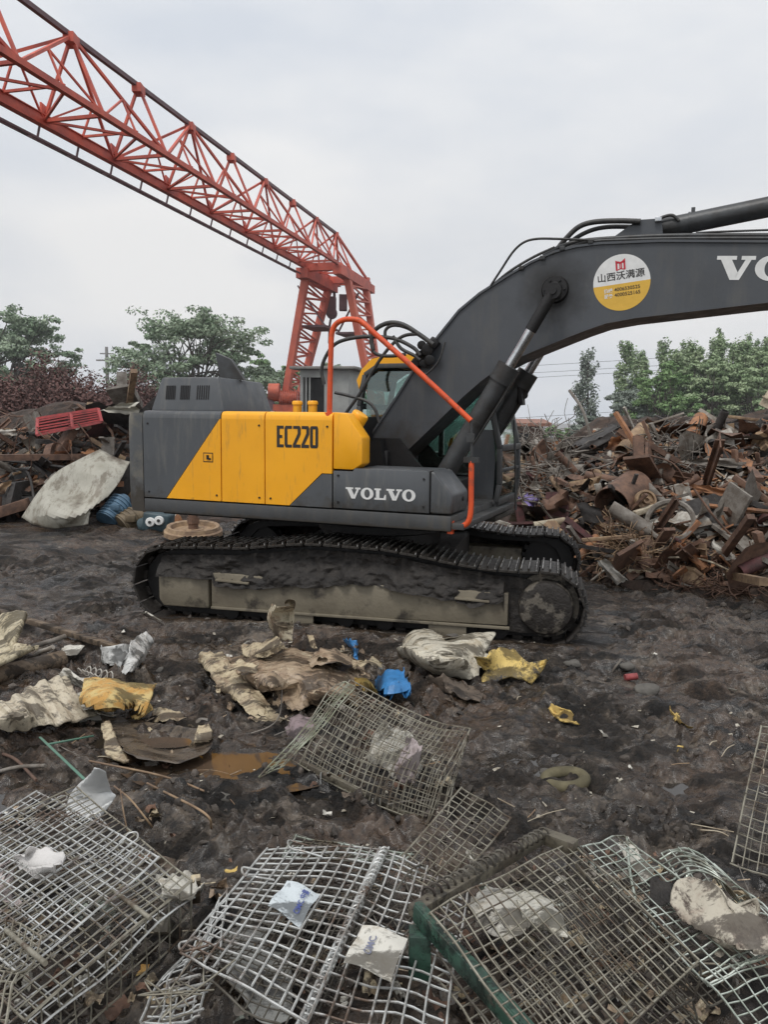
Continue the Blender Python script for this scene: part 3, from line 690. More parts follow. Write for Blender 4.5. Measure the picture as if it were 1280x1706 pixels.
xs=axis([(-1500,-300,400),(-300,-60,60),(-60,-15,5),(-15,-5.5,.5),(-5.5,-3.4,.06),(-3.4,3.4,.026),(3.4,6.5,.06),(6.5,16,.5),(16,60,5),(60,300,60),(300,1500,400)])
ys=axis([(-60,-5,8),(-5,1.6,.4),(1.6,7.4,.024),(7.4,11,.05),(11,17,.12),(17,40,1),(40,120,10),(120,300,45),(300,2000,400)])
X,Y=np.meshgrid(xs,ys);Z=gh(X,Y);nx_,ny_=len(xs),len(ys)
me=bpy.data.meshes.new('ground');V=np.stack([X.ravel(),Y.ravel(),Z.ravel()],1)
ii=np.arange(nx_*ny_).reshape(ny_,nx_);q=np.stack([ii[:-1,:-1],ii[:-1,1:],ii[1:,1:],ii[1:,:-1]],-1).reshape(-1,4)
me.vertices.add(len(V));me.vertices.foreach_set('co',V.ravel());me.loops.add(q.size);me.loops.foreach_set('vertex_index',q.ravel());me.polygons.add(len(q));me.polygons.foreach_set('loop_start',np.arange(0,q.size,4));me.update();me.validate()
me.polygons.foreach_set('use_smooth',[True]*len(q));me.materials.append(M['ground'])
go=bpy.data.objects.new('ground',me);COL.objects.link(go);tag(go,kind='structure',label='churned wet black mud of the scrap yard')
# puddle
t=NT('brown_puddle_water');pm=t.fin(t.mix(t.ramp(t.noise(2.2,3),.4,.65),(.098,.066,.044),(.07,.05,.035)),.07,0,t.bump(t.noise(9,2),.04,.01),spec=.6)
p=atZ(395,1252);m=MB();m.add([(p.x+.8*math.cos(a)*(1+.1*math.sin(3*a)),p.y+.42*math.sin(a),-.072) for a in [2*PI*k/40 for k in range(40)]],[tuple(range(40))])
tag(m.build('puddle',pm),'rusty brown rain puddle in the mud',kind='structure')
# standing rain water in the lowest hollows of the mud
near_=(X>-4.5)&(X<5.5)&(Y>2)&(Y<11)
WLV=float(np.percentile(Z[near_],5.0))
wm=NT('dark_rain_water');wmm=wm.fin((.03,.025,.02),.06,0,wm.bump(wm.noise(12,2),.03,.01),.6)
m=MB();m.add([(-5,1.9,WLV),(6.5,1.9,WLV),(6.5,7.0,WLV),(-5,7.0,WLV)],[(0,1,2,3)]);tag(m.build('rain_water',wmm),'thin dark rain water standing in the ruts',kind='structure')
# ---- clods, chips and litter
def blob(mb,c,r,sq=.7,seed=0,sub=1):
    t=(1+5**.5)/2
    if not hasattr(blob,'ico'):
        bm=bmesh.new();bmesh.ops.create_icosphere(bm,subdivisions=1,radius=1);blob.ico=([v.co.copy() for v in bm.verts],[tuple(v.index for v in f.verts) for f in bm.faces]);bm.free()
        bm=bmesh.new();bmesh.ops.create_icosphere(bm,subdivisions=2,radius=1);blob.ico2=([v.co.copy() for v in bm.verts],[tuple(v.index for v in f.verts) for f in bm.faces]);bm.free()
    V,Fs=blob.ico if sub==1 else blob.ico2
    e=Euler((rnd(0,6),rnd(0,6),rnd(0,6))).to_matrix();sx,sy=rnd(.6,1.5),rnd(.6,1.2)
    mb.add([Vector(c)+Vector(((e@Vector((v.x*sx,v.y*sy,v.z*.8)))*r*(1+.45*mnoise.noise(v*1.3+Vector((seed*1.7,c[0]*9,c[1]*9)))))[:]) * 1 for v in V],Fs)
M['clod']=plain('mud_clod',(.032,.026,.022),.65,0,.5,3,.9,40,c2=(.12,.10,.083))
m=MB()
for i in range(7000):
    y=1.9+9*random.random()**1.5;x=rnd(-.62,.62)*y*1.05
    if fbm(x+60,y+20,.8,3)<rnd(-.35,.25): continue
    r=(.004+.022*random.random()**4)*(1+y*.08);blob(m,(x,y,g1(x,y)-r*.1),r,seed=i)
tag(m.build('mud_clods',M['clod'],smooth=50),'small clods and gravel strewn over the mud',kind='stuff')
M['litter']=plain('pale_litter',(.5,.47,.4),.7,0,.5,30,.2,50,c2=(.2,.17,.12))
m=MB()
for i in range(520):
    y=2.0+8.5*random.random()**1.3;x=rnd(-.6,.6)*y
    L=.006+.022*random.random()**3;a=rnd(0,PI);z=g1(x,y)+.008
    u=Vector((math.cos(a),math.sin(a),rnd(-.4,.4)))*L;v=Vector((-math.sin(a),math.cos(a),rnd(-.4,.4)))*L*rnd(.2,.8);c=Vector((x,y,z))
    m.add([c-u-v,c+u*rnd(.6,1)-v,c+u+v*rnd(.4,1),c-u*rnd(.4,1)+v],[(0,1,2,3)])
tag(m.build('litter_flecks',M['litter']),'small pale flecks of litter trodden in the mud',kind='stuff')
# ================================================================ GANTRY CRANE
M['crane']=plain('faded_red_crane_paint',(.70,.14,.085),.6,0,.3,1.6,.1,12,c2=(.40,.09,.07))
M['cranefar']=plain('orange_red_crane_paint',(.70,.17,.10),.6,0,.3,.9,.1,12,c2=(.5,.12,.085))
M['cranedark']=plain('dark_crane_steel',(.17,.10,.11),.6,0,.3,3)  # dark reddish steel tone for top chord, rails, platforms, hook and wheel
D0=37.;DIR_=Vector((340/1300.,1,0)).normalized();DIR=Vector((340/1300.,1,0)).normalized();PERP=Vector((DIR.y,-DIR.x,0))
A0=atY(560,474,D0);A0=A0+Vector((DIR_.y,-DIR_.x,0))*.17;ZB=A0.z
step=DIR  # metres along
def along(o,y): # point on the line through o at depth y
    return o+DIR*((y-o.y)/DIR.y)
Wd=1.45;TH_=1.62
B0=A0+PERP*Wd
CR=empty('gantry_crane',(A0.x,A0.y,0),0,'red lattice gantry crane spanning the yard behind the excavator','crane')
OFF=Vector((A0.x,A0.y,0))
def Cl(p): return Vector(p)-OFF
near=4.
AN=along(A0,near)
def T(s,k): # point on chord; s metres from far end toward camera
    base={'a':A0,'b':B0,'t':A0+PERP*Wd/2+Vector((0,0,TH_))}[k]
    return Cl(base-DIR*s)
Ltot=(A0-AN).length
m=MB()
m.bar(T(0,'a'),T(Ltot,'a'),.08,.20);m.bar(T(0,'a')+Vector((0,0,.11)),T(Ltot,'a')+Vector((0,0,.11)),.16,.02);m.bar(T(0,'a')-Vector((0,0,.11)),T(Ltot,'a')-Vector((0,0,.11)),.16,.02)
m.build('bottom_chord',M['crane'],CR)
m=MB();m.bar(T(0,'b'),T(Ltot,'b'),.12,.12);m.build('bottom_chord',M['crane'],CR)
s0=2.75
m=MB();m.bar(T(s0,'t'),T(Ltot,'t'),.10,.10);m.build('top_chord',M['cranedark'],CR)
nodes=[s0];pt=2.5
while nodes[-1]<Ltot-2.7:nodes.append(nodes[-1]+pt)
m1=[];i=0
for i,s in enumerate(nodes):
    m=MB();tt=T(s,'t')
    main=(i%2==1)
    for k in 'ab':
        m.bar(tt,T(s,k),.06,.06)
        if k=='a': m.box(T(s,k)+Vector((0,0,.22)),(.04,.3,.22))
    m.bar(T(s,'a'),T(s,'b'),.07,.07)
    if i==0:
        for k in 'ab': m.bar(tt,T(0,k),.09)
    if main or i==0:
        for k in 'ab':
            if i>0: m.bar(tt,T(s-pt,k),.062,.062)
            if i<len(nodes)-1: m.bar(tt,T(s+pt,k),.062,.062)
    m.box(tt-Vector((0,0,.08)),(.22,.35,.2))
    m.build('truss_frame',M['crane'],CR)
    m=MB()
    if i<len(nodes)-1:
        h=s+pt/2;s2=s+pt
        # light secondary members at mid panel and plan bracing
        mid=T(h,'t')
        for k in 'ab':
            if main: m.bar(T(s,'t').lerp(T(s2,k),.5),T(s,k),.04,.04);m.bar(T(s,'t').lerp(T(s2,k),.5),T(h,k),.04,.04)
            else: m.bar(T(s2,'t').lerp(T(s,k),.5),T(s2,k),.04,.04);m.bar(T(s2,'t').lerp(T(s,k),.5),T(h,k),.04,.04)
        m.bar(T(s,'a'),T(h,'b'),.05,.05);m.bar(T(h,'b'),T(s2,'a'),.05,.05)
        m.bar(T(h,'a')+Vector((0,0,.1)),T(h,'b')+Vector((0,0,.1)),.05,.05)
        m.build('secondary_bracing',M['crane'],CR)
# trolley rail and conductor rails slung under the left chord
m=MB();lo=Vector((0,0,-.38));o=PERP*-.32
m.bar(T(3,'a')+lo*.8+o,T(Ltot,'a')+lo*.8+o,.035,.045);m.bar(T(3,'a')+lo*1.0+o*.2,T(Ltot,'a')+lo+o*.2,.04,.05)
s=3.5
while s<Ltot:
    m.bar(T(s,'a')+Vector((0,0,-.15)),T(s,'a')+lo+o*.2,.035,.035);m.bar(T(s,'a')+lo*.8+o,T(s,'a')+lo+o*.2,.05);m.bar(T(s,'a')+lo*.8+o,T(s+.65,'a')+lo+o*.2,.035);s+=1.3
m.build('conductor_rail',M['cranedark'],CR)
# end frame
m=MB();m.bar(T(.05,'a')+Vector((0,0,.1)),T(.05,'b')+Vector((0,0,.1)),.2,.3);m.bar(T(1.6,'a')+Vector((0,0,-.1)),T(1.6,'b')+Vector((0,0,-.1)),.25,.3);m.bar(T(4.6,'a')+Vector((0,0,-.1)),T(4.6,'b')+Vector((0,0,-.1)),.25,.3)
m.bar(T(-.25,'b')+Vector((0,0,-.25)),T(4.8,'b')+Vector((0,0,-.25)),.35,.35);m.bar(T(1.0,'a')+Vector((0,0,-.35)),T(4.9,'a')+Vector((0,0,-.35)),.5,.4)
m.build('end_frame',M['crane'],CR)
# legs: laced twin columns, spread outward
def leg(k,sgn,sA,sB,out,zf,sf):
    tA=T(sA,k)+Vector((0,0,-.35));tB=T(sB,k)+Vector((0,0,-.35))
    mid=(sA+sB)/2
    fA=T(mid+(sA-mid)*sf,k)+PERP*out*sgn;fB=T(mid+(sB-mid)*sf,k)+PERP*out*sgn
    fA.z=fB.z=zf
    m=MB();m.bar(tA,fA,.34,.26,up=PERP);lg=m.build('leg',M['cranefar'],CR)
    m=MB();m.bar(tB,fB,.34,.26,up=PERP);m.build('column',M['cranefar'],lg)
    m=MB();n_=11
    for i in range(n_):
        a=tA.lerp(fA,i/n_);b=tB.lerp(fB,(i+.5)/n_);c=tA.lerp(fA,(i+1)/n_);d=tB.lerp(fB,i/n_)
        for oo in (-.12,.12):
            o=PERP*oo;m.bar(a+o,b+o,.06);m.bar(b+o,c+o,.06)
        m.bar(a,d,.07)
    m.build('lacing',M['cranefar'],lg)
    return fA,fB,tA,tB
f1=leg('a',-1,1.5,4.4,1.55,1.3,.42)
f2=leg('b',1,.6,3.4,1.25,1.3,.42)
# platforms on the legs
for (fA,fB,tA,tB),sg,fr in ((f1,1,.30),(f2,-1,.33)):
    a=tA.lerp(fA,fr);b=tB.lerp(fB,fr);c=(a+b)/2+PERP*.55*sg;m=MB()
    M3=Matrix((PERP,DIR,Vector((0,0,1)))).transposed()
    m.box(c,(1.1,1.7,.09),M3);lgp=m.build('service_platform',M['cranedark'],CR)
    m=MB();e=c+PERP*.5*sg+DIR*-.7;m.bar(e,b+Vector((0,0,1.6)),.06);m.build('platform_brace',M['cranedark'],lgp)
# hook block
h0=T(1.2,'a')+PERP*.15+Vector((0,0,-.3))
m=MB();m.bar(h0,h0+Vector((0,0,-.5)),.12);m.box(h0+Vector((-.12,0,-.85)),(.4,.4,.8));m.box(h0+Vector((.4,0,-.7)),(.35,.4,.7));m.cyl(h0+Vector((-.12,-.1,-1.15)),h0+Vector((-.12,.3,-1.15)),.25,16)
m.tube(smoothpts([h0+Vector((-.12,0,-1.3)),h0+Vector((-.2,0,-1.7)),h0+Vector((-.22,0,-2.5))],4),.06,8)
m.build('hoist_hook',M['cranedark'],CR,bevel=.04)
m=MB()
# end trucks on the runway wall
for f in (f1,f2):
    c=(f[0]+f[1])/2;m.bar(c-DIR*1.2+Vector((0,0,.0)),c+DIR*1.2,.5,.5)
m.build('end_truck',M['cranefar'],CR)
# travel motor bracketed to the left leg
q=Cl(atY(462,664,33.2))
m=MB();m.cyl(q+Vector((-.35,0,.25)),q+Vector((.1,0,.25)),.38,20);m.cyl(q+Vector((.1,0,0)),q+Vector((.85,0,0)),.30,20)
for i in range(9): m.cyl(q+Vector((.15+.08*i,0,0)),q+Vector((.17+.08*i,0,0)),.36,20)
m.box(q+Vector((.3,0,-.6)),(.9,.5,.7));m.build('travel_motor',plain('orange_motor_paint',(.62,.13,.06),.6,0,.4,2,c2=(.3,.07,.05)),CR,smooth=35)
m=MB();m.cyl(q+Vector((-.5,-.2,-.35)),q+Vector((-.5,.2,-.35)),.42,24);m.build('travel_wheel',M['cranedark'],CR,smooth=35)
wl=empty('runway_wall',(0,33.5,0),0,'low concrete wall that carries the crane legs behind the excavator','wall')
c1=(f1[0]+f1[1])/2+OFF;c2=(f2[0]+f2[1])/2+OFF
m=MB()
for c in (c1,c2): m.bar((c-DIR*2.1-Vector((0,33.5,c.z-.55))),(c+DIR*3.5-Vector((0,33.5,c.z-.55))),.7,1.1)
M['concrete']=plain('weathered_concrete',(.30,.29,.27),.85,0,.4,3)
m.build('concrete_beam',M['concrete'],wl)
# ================================================================ BOOTH, SHED, POLES
M['booth']=plain('grey_white_sheet',(.38,.39,.37),.6,0,.3,1.5,c2=(.26,.26,.25))
BZ=26.
bth=empty('watch_booth',tuple(atY(552,700,BZ))[:2]+(0,),math.radians(-14),'pale grey metal watch booth with an overhanging flat roof behind the orange rail','booth')
hgt=atY(552,618,BZ).z
m=MB();m.bx(-.82,-.72,-.75,.75,0,hgt);m.bx(-.72,.75,.68,.75,0,hgt);m.bx(.0,.82,-.75,-.68,0,hgt);m.bx(.75,.82,-.68,.68,0,hgt);m.bx(-.72,0,-.75,-.68,hgt-.25,hgt);m.bx(-.72,-.05,-.75,-.68,0,1.0);m.build('booth_wall',M['booth'],bth)
m=MB();m.bx(-1.1,1.1,-1.0,1.0,hgt+.002,hgt+.09);m.build('flat_roof',M['concrete'],bth,bevel=.02)
m=MB();m.bx(-.7,.7,-.5,.66,.05,hgt-.05);m.build('dark_interior',M['dark'],bth)
m=MB();m.bx(-.5,-.46,-.79,-.76,1,hgt-.25);m.bx(-.62,-.58,-.79,-.76,1,hgt-.25);m.build('door_frame',M['booth'],bth)
SZ=30.
a=atY(862,699,SZ)
sh=empty('brick_shed',(a.x,SZ,0),math.radians(-6),'low brick shed with a rusty red sheet roof above the scrap heap','shed')
m=MB();m.bx(-1,1.0,0,3,0,a.z-.25);m.build('shed_wall',plain('old_brick',(.16,.085,.06),.85,0,.5,6),sh)
m=MB();m.box((.1,1.4,a.z-.1),(2.4,3.4,.12),Matrix.Rotation(.05,3,'X'));m.build('sheet_roof',plain('rust_red_sheet',(.33,.15,.10),.7,0,.5,2,c2=(.2,.1,.07)),sh)
m=MB();m.bx(-.2,.5,-.03,-.005,1.0,a.z-.5);m.build('shed_window',M['dark'],sh)
M['pole']=plain('grey_pole',(.28,.27,.26),.8)
PZ=60.
def upole(px,py,PZ,label,cross=True):
    a=atY(px,py,PZ);o=empty('utility_pole',(a.x,PZ,0),0,label,'pole')
    m=MB();m.tube([(0,0,0),(0,0,a.z)],.17,10,r1=.11);m.build('pole_shaft',M['pole'],o)
    m=MB();m.bar((-.8,0,a.z-1.0),(.8,0,a.z-1.0),.11);m.bar((-.5,0,a.z-.5),(.5,0,a.z-.5),.09);m.build('crossarm',M['pole'],o)
    return a
a=upole(177,578,PZ,'distant grey utility pole with two crossarms between the left trees')
b=upole(1500,480,75,'grey utility pole carrying the wires past the right edge')
for k,(py1,py2,px1) in enumerate(((601,585,800),(612,598,800),(690,668,800),(620,606,800))):
    p=atY(px1-500,py1+26,90);q=atY(1420,py2-8,60)
    m=MB();m.tube(smoothpts([p,p.lerp(q,.5)-Vector((0,0,.5)),q],8),.016,4)
    tag(m.build('overhead_wire',M['cylpaint']),['thin overhead wire crossing the sky above the poplars, topmost','thin overhead wire second from the top over the poplars','lowest thin overhead wire, just above the shed','thin overhead wire third from the top over the poplars'][k],'wire')
# ================================================================ TREES
def leafmat(name,c,c2):
    t=NT(name);t.fin(t.mix(t.ramp(t.noise(1.1,4),.35,.65),c,c2),.6,0,None,.25)
    return t.m
L1=leafmat('broad_leaf_green',(.17,.25,.15),(.34,.41,.29))  # tree greens lightened in the colour to carry part of the distance haze
L2=leafmat('poplar_leaf_green',(.18,.27,.13),(.36,.44,.26))
L3=leafmat('bright_young_leaf',(.15,.26,.10),(.23,.34,.15))
L4=leafmat('brown_dead_foliage',(.105,.052,.045),(.165,.09,.078))
L5=leafmat('pale_willow_leaf',(.18,.22,.18),(.29,.33,.28))
BK=plain('tree_bark',(.09,.075,.06),.85)
def leaves(mb,c,r,n_,ls,seed=0,sz=1.):
    c=Vector(c)
    for i in range(n_):
        d=Vector((random.gauss(0,1),random.gauss(0,1),random.gauss(0,1))).normalized()*(random.random()**.45)
        p=c+Vector((d.x*r,d.y*r,d.z*r*sz))
        n1=(d*.8+Vector((rnd(-1,1),rnd(-1,1),rnd(0,1.2)))).normalized();u=n1.cross(Vector((rnd(-1,1),rnd(-1,1),rnd(-1,1)))).normalized()*ls*rnd(.6,1.3);v=n1.cross(u).normalized()*ls*rnd(.35,.8)
        mb.add([p-u,p-v*.9,p+u,p+v],[(0,1,2,3)])
def broad(px0,px1,pytop,Yd,label,mat,dens=1.,ls=.14,pybot=700,cat='tree',seed=0,nc=42,layer=True):
    random.seed(seed)
    a=atY((px0+px1)/2,pytop,Yd);hw=(px1-px0)/2/F*Yd;H=a.z
    o=empty('broadleaf_tree',(a.x,Yd,0),0,label,cat)
    m=MB();cr=MB();base=Vector((0,0,0));tips=[]
    m.tube([(0,0,0),(.1,0,H*.2),(-.1,.1,H*.36)],H*.03,8,r1=H*.02)
    for k in range(nc):
        th=rnd(0,2*PI);f=random.random()**.42;el=random.random()
        if random.random()<.16: f*=1.12
        rr=hw*f*math.sqrt(max(0,1-(el*.92)**2.2))
        tip=Vector((math.cos(th)*rr,math.sin(th)*rr*.8,H*(.36+.60*el)))
        tips.append(tip)
        j=Vector((-.1,.1,H*.36)) if k%3 else tips[rnd.__self__.randrange(len(tips))]*.6+Vector((0,0,H*.12))
        m.tube(smoothpts([j*.95,(j+tip)/2+Vector((rnd(-.3,.3),rnd(-.3,.3),rnd(0,.4))),tip],3),H*.008,5,r1=H*.002)
        cs=hw*.17*rnd(.5,1.5)
        leaves(cr,tip,cs,int(190*dens*rnd(.5,1.2)),ls,sz=.38)
        for _ in range(3):
            t2=tip+Vector((rnd(-1,1),rnd(-1,1),rnd(-.5,.6)))*cs*1.3;leaves(cr,t2,cs*.6,int(42*dens),ls,sz=.45)
    m.build('trunk',BK,o);cr.build('crown',mat,o);return o
broad(-90,112,520,44,'rounded green tree at the left edge behind the brown thicket',L1,1.3,.105,seed=3,nc=70)
broad(192,468,528,42,'broad layered green tree rising behind the excavator engine hood',L1,1.25,.10,seed=5,nc=88)
broad(395,520,596,50,'small pale green tree behind the crane leg',L3,1.,.13,seed=8,nc=26)
broad(520,640,612,62,'distant hazy green tree behind the watch booth',L1,.8,.16,seed=9,nc=22)
broad(885,975,712,48,'low bright green bush beside the rusty shed roof',L3,.9,.13,seed=10,nc=14)
def poplar(px,pytop,Yd,w,label,mat,seed,dens=1.,group=None,lean=0.):
    random.seed(seed);a=atY(px,pytop,Yd);H=a.z
    o=empty('poplar_tree',(a.x,Yd,0),0,label,'tree',group)
    m=MB();cr=MB();m.tube([(0,0,0),(lean*.5,0,H*.5),(lean,0,H*.97)],H*.014,6,r1=H*.003)
    nb=30
    for k in range(nb):
        f=.12+.85*k/nb;th=rnd(0,2*PI);r=w*(1-f)**.55*rnd(.6,1.15)+.08
        b=Vector((lean*f,0,H*f*.92));tip=b+Vector((math.cos(th)*r,math.sin(th)*r,H*.10*rnd(.7,1.6)))
        m.tube([b,(b+tip)/2+Vector((0,0,-.1)),tip],.03,4,r1=.01)
        for q in (.45,.75,1.0):
            leaves(cr,b.lerp(tip,q),.30*rnd(.7,1.3)*(1.1-f*.4),int(34*dens),.085,sz=1.3)
    leaves(cr,(lean,0,H*.95),.16,30,.08,sz=2.6)
    m.build('trunk',BK,o);cr.build('crown',mat,o);return o
PG='poplars standing behind the right scrap heap'
pp=[(1064,582,46,.8),(1140,572,47,.9),(1196,566,47,.9),(1250,560,47,.9),(1292,566,47,.9),(990,585,40,.8),(1046,565,42,.6),(1078,598,43,.7),(1106,570,44,.55),(1128,585,40,.7),(1150,562,42,.6),(1168,575,44,.8),(1188,590,41,.7),(1205,553,43,.6),(1222,580,40,.8),(1240,567,42,.6),(1258,572,44,.7),(1276,566,41,.7),(1300,560,42,.8),(1330,556,42,.8),(1365,550,44,.8)]
plb=['slim open poplar standing alone at the left end of the row','tall dark narrow poplar, second from the left of the row','shorter poplar right of the tall narrow one','narrow spire-topped poplar left of the boom gap centre']
for i,(x,y,d_,w_) in enumerate(pp):
    if 5<=i<9: poplar(x,y,d_,w_*1.1,plb[i-5],L5 if i==5 else L2,95+i,1.1,None,-.3 if i==5 else 0)
    else: poplar(x,y,d_,w_*1.2,'leafy green poplar in the dense row behind the scrap heap',L2,100+i,1.3,PG)
for i,(x0,x1,y,d_) in enumerate(((1005,1090,655,37),(1060,1165,618,36),(1140,1250,600,37),(1215,1330,610,36),(950,1030,690,38),(1060,1160,596,39),(1130,1230,584,39),(1200,1320,580,39),(1010,1110,630,40))):
    broad(x0,x1,y,d_,['bushy undergrowth at the left foot of the poplars','bright green bush before the poplar row','mid green thick bush below the poplar tops','dense green bush at the right edge','sparse grey green willow at the heap crest','pale green bush rising between the first poplars','tall mid green bush inside the poplar row','tall green bush at the right end of the poplar row','soft green bush behind the left poplars'][i],[L5,L3,L2,L2,L5,L3,L2,L2,L5][i],1.5,.085,seed=40+i,nc=40,cat='bush')
# brown dead thicket on the left
random.seed(77)
for i,(x0,x1,y,d_) in enumerate(((-110,45,600,27),(15,150,572,26),(105,215,602,27),(180,270,612,30),(-60,80,622,24),(70,190,622,24),(150,260,640,25),(230,300,640,31))):
    a=atY((x0+x1)/2,y,d_);hw=(x1-x0)/2/F*d_;H=a.z
    o=empty('dead_bush',(a.x,d_,0),0,'reddish brown leafless bush in the thicket at the left','bush','reddish brown leafless bushes in the left thicket')
    m=MB();cr=MB()
    for k in range(70):
        th=rnd(0,2*PI);r=hw*random.random()**.6;tip=Vector((math.cos(th)*r,math.sin(th)*r*.6,H*rnd(.45,1.0)*(1-.35*(r/hw)**2)))
        m.tube(smoothpts([Vector((tip.x*.3,tip.y*.3,0)),tip*.6+Vector((rnd(-.2,.2),0,0)),tip],3),.03,4,r1=.006)
        for q in range(5):
            b=tip*rnd(.6,1);e=b+Vector((rnd(-.5,.5),rnd(-.3,.3),rnd(.05,.6)));m.tube([b,e],.012,3,r1=.004)
        leaves(cr,tip*rnd(.7,1),.55,170,.06,sz=.9)
    m.build('branches',L4,o);cr.build('withered_foliage',L4,o)

# thin rain haze over the far yard
hz=bpy.data.materials.new('rain_haze');hz.use_nodes=True;hn=hz.node_tree.nodes;hn.remove(hn['Principled BSDF']);vs_=hn.new('ShaderNodeVolumeScatter');vs_.inputs['Density'].default_value=.0024;vs_.inputs['Anisotropy'].default_value=.2;vs_.inputs['Color'].default_value=(.97,.985,1,1);hz.node_tree.links.new(vs_.outputs[0],hn['Material Output'].inputs['Volume'])
m=MB();m.bx(-140,140,14,190,-.6,45);ho=m.build('haze',hz);tag(ho,'thin pale haze lying over the far yard',kind='structure')
# ================================================================ SCRAP HEAPS
random.seed(11)
def rusty(name,c,c2,rough=.75,sc=7,lo=.4,hi=.6,bump=.35,metal=0.):
    t=NT(name);col=t.mix(t.ramp(t.noise(sc,7,.68),lo,hi),c,c2)
    col=t.mix(t.ramp(t.noise(2.3,5,.6),.55,.75,0,.7),col,(.045,.034,.028))
    return t.fin(col,rough,metal,t.bump(t.noise(28,6,.6),bump,.02))
RM={'rust brown':rusty('rust_brown',(.19,.108,.072),(.10,.060,.044)),
    'orange rust':rusty('orange_rust',(.38,.175,.08),(.21,.105,.06)),
    'dark grey':rusty('dark_scrap',(.06,.056,.054),(.03,.026,.024)),
    'ochre':rusty('ochre_scrap',(.36,.25,.15),(.20,.13,.085)),
    'pale grey':rusty('pale_scrap',(.50,.48,.43),(.25,.21,.17)),
    'dull grey':rusty('dull_grey_scrap',(.23,.21,.185),(.13,.11,.09)),
    'cream':rusty('cream_scrap',(.52,.46,.35),(.28,.22,.15)),
    'maroon':rusty('maroon_scrap',(.12,.045,.045),(.06,.032,.03))}
def ybR(x): return float(np.interp(x,[1.2,2.0,2.6,3.0,4,5,7,14],[15,13.6,10.9,10.0,9.75,9.55,9.0,7]))
def hR(x,y):
    t=(y-ybR(x))/4.6
    if t<=-.05: return -1.
    t=max(0,min(1,t));a=x/y
    top=float(np.interp(a,[.10,.15,.18,.235,.27,.34,.42,.5,.7],[.2,1.15,1.55,1.6,2.0,2.12,2.1,2.18,2.2]))
    return top*(t**.8)+.22*float(fbm(x+5,y,.9,4,.55))*min(1,t*3)+.02
def hL(x,y):
    t=(y-15.4)/3.2
    if t<=-.05: return -1.
    t=max(0,min(1,t));a=x/y
    top=float(np.interp(a,[-.9,-.5,-.46,-.40,-.33,-.22,-.1],[1.9,1.75,2.1,2.2,2.1,1.3,.1]))
    return top*(t**.8)+.25*float(fbm(x+50,y,.8,4,.55))*min(1,t*3)+.02
def mound(name,hf,x0,x1,y0,y1,st,mat,label):
    xs_=np.arange(x0,x1,st);ys_=np.arange(y0,y1,st);nx=len(xs_);m=MB()
    vs=[(x+rnd(-.3,.3)*st,y+rnd(-.3,.3)*st,max(hf(x,y),-.25)+rnd(-.04,.04)) for y in ys_ for x in xs_]
    m.add(vs,[(j*nx+i,j*nx+i+1,(j+1)*nx+i+1,(j+1)*nx+i) for j in range(len(ys_)-1) for i in range(nx-1)])
    return tag(m.build(name,mat),label,kind='structure')
M['mound']=rusty('rusty_heap_core',(.075,.05,.038),(.035,.027,.023),.9,5,bump=.9)
mound('scrap_mound',hR,1.0,13,8,19,.13,M['mound'],'core of the right scrap heap, rusty rubble and soil')
mound('scrap_mound',hL,-17,-1.2,15,23,.16,M['mound'],'core of the left scrap heap, rusty rubble and soil')
def march(px,py,hf,n0=8.):
    r=ray(px,py);t=n0;p=None
    while t<21:
        q=Vector((0,0,CAMH))+r*(t/r.y)
        if hf(q.x,q.y)>q.z: return q
        t+=.04
    return None
def basis(yaw,pitch,roll=0): return Euler((roll,pitch,yaw)).to_matrix()
class Loc:
    """piece mesh in local coordinates at its own place"""
    def __init__(s,c): s.c=Vector(c);s.mb=MB()
    def done(s,name,mat,label,cat,group=None,smooth=35,bevel=None):
        s.mb.v=[tuple(Vector(v)-s.c) for v in s.mb.v]
        o=s.mb.build(name,mat,None,smooth=smooth,bevel=bevel);o.location=s.c
        return tag(o,label,cat,group)
def crump(mb,c,B,L,W,amp,n=7,fold=0.,th=0.):
    sd=Vector((rnd(0,99),rnd(0,99),rnd(0,99)));vs=[];k1=rnd(.6,1);k2=rnd(-.3,.3)
    for i in range(n+1):
        for j in range(n+1):
            u=i/n-.5;v=j/n-.5
            if i in(0,n):u+=rnd(-.06,.06)
            if j in(0,n):v+=rnd(-.06,.06)
            z=amp*mnoise.noise(Vector((u*2.2,v*2.2,0))+sd)*L+fold*abs(u+k2*v)*L
            vs.append(c+B@Vector((u*L,v*W*(k1+(1-k1)*(i/n)),z)))
    mb.add(vs,[(i*(n+1)+j,(i+1)*(n+1)+j,(i+1)*(n+1)+j+1,i*(n+1)+j+1) for i in range(n) for j in range(n)])
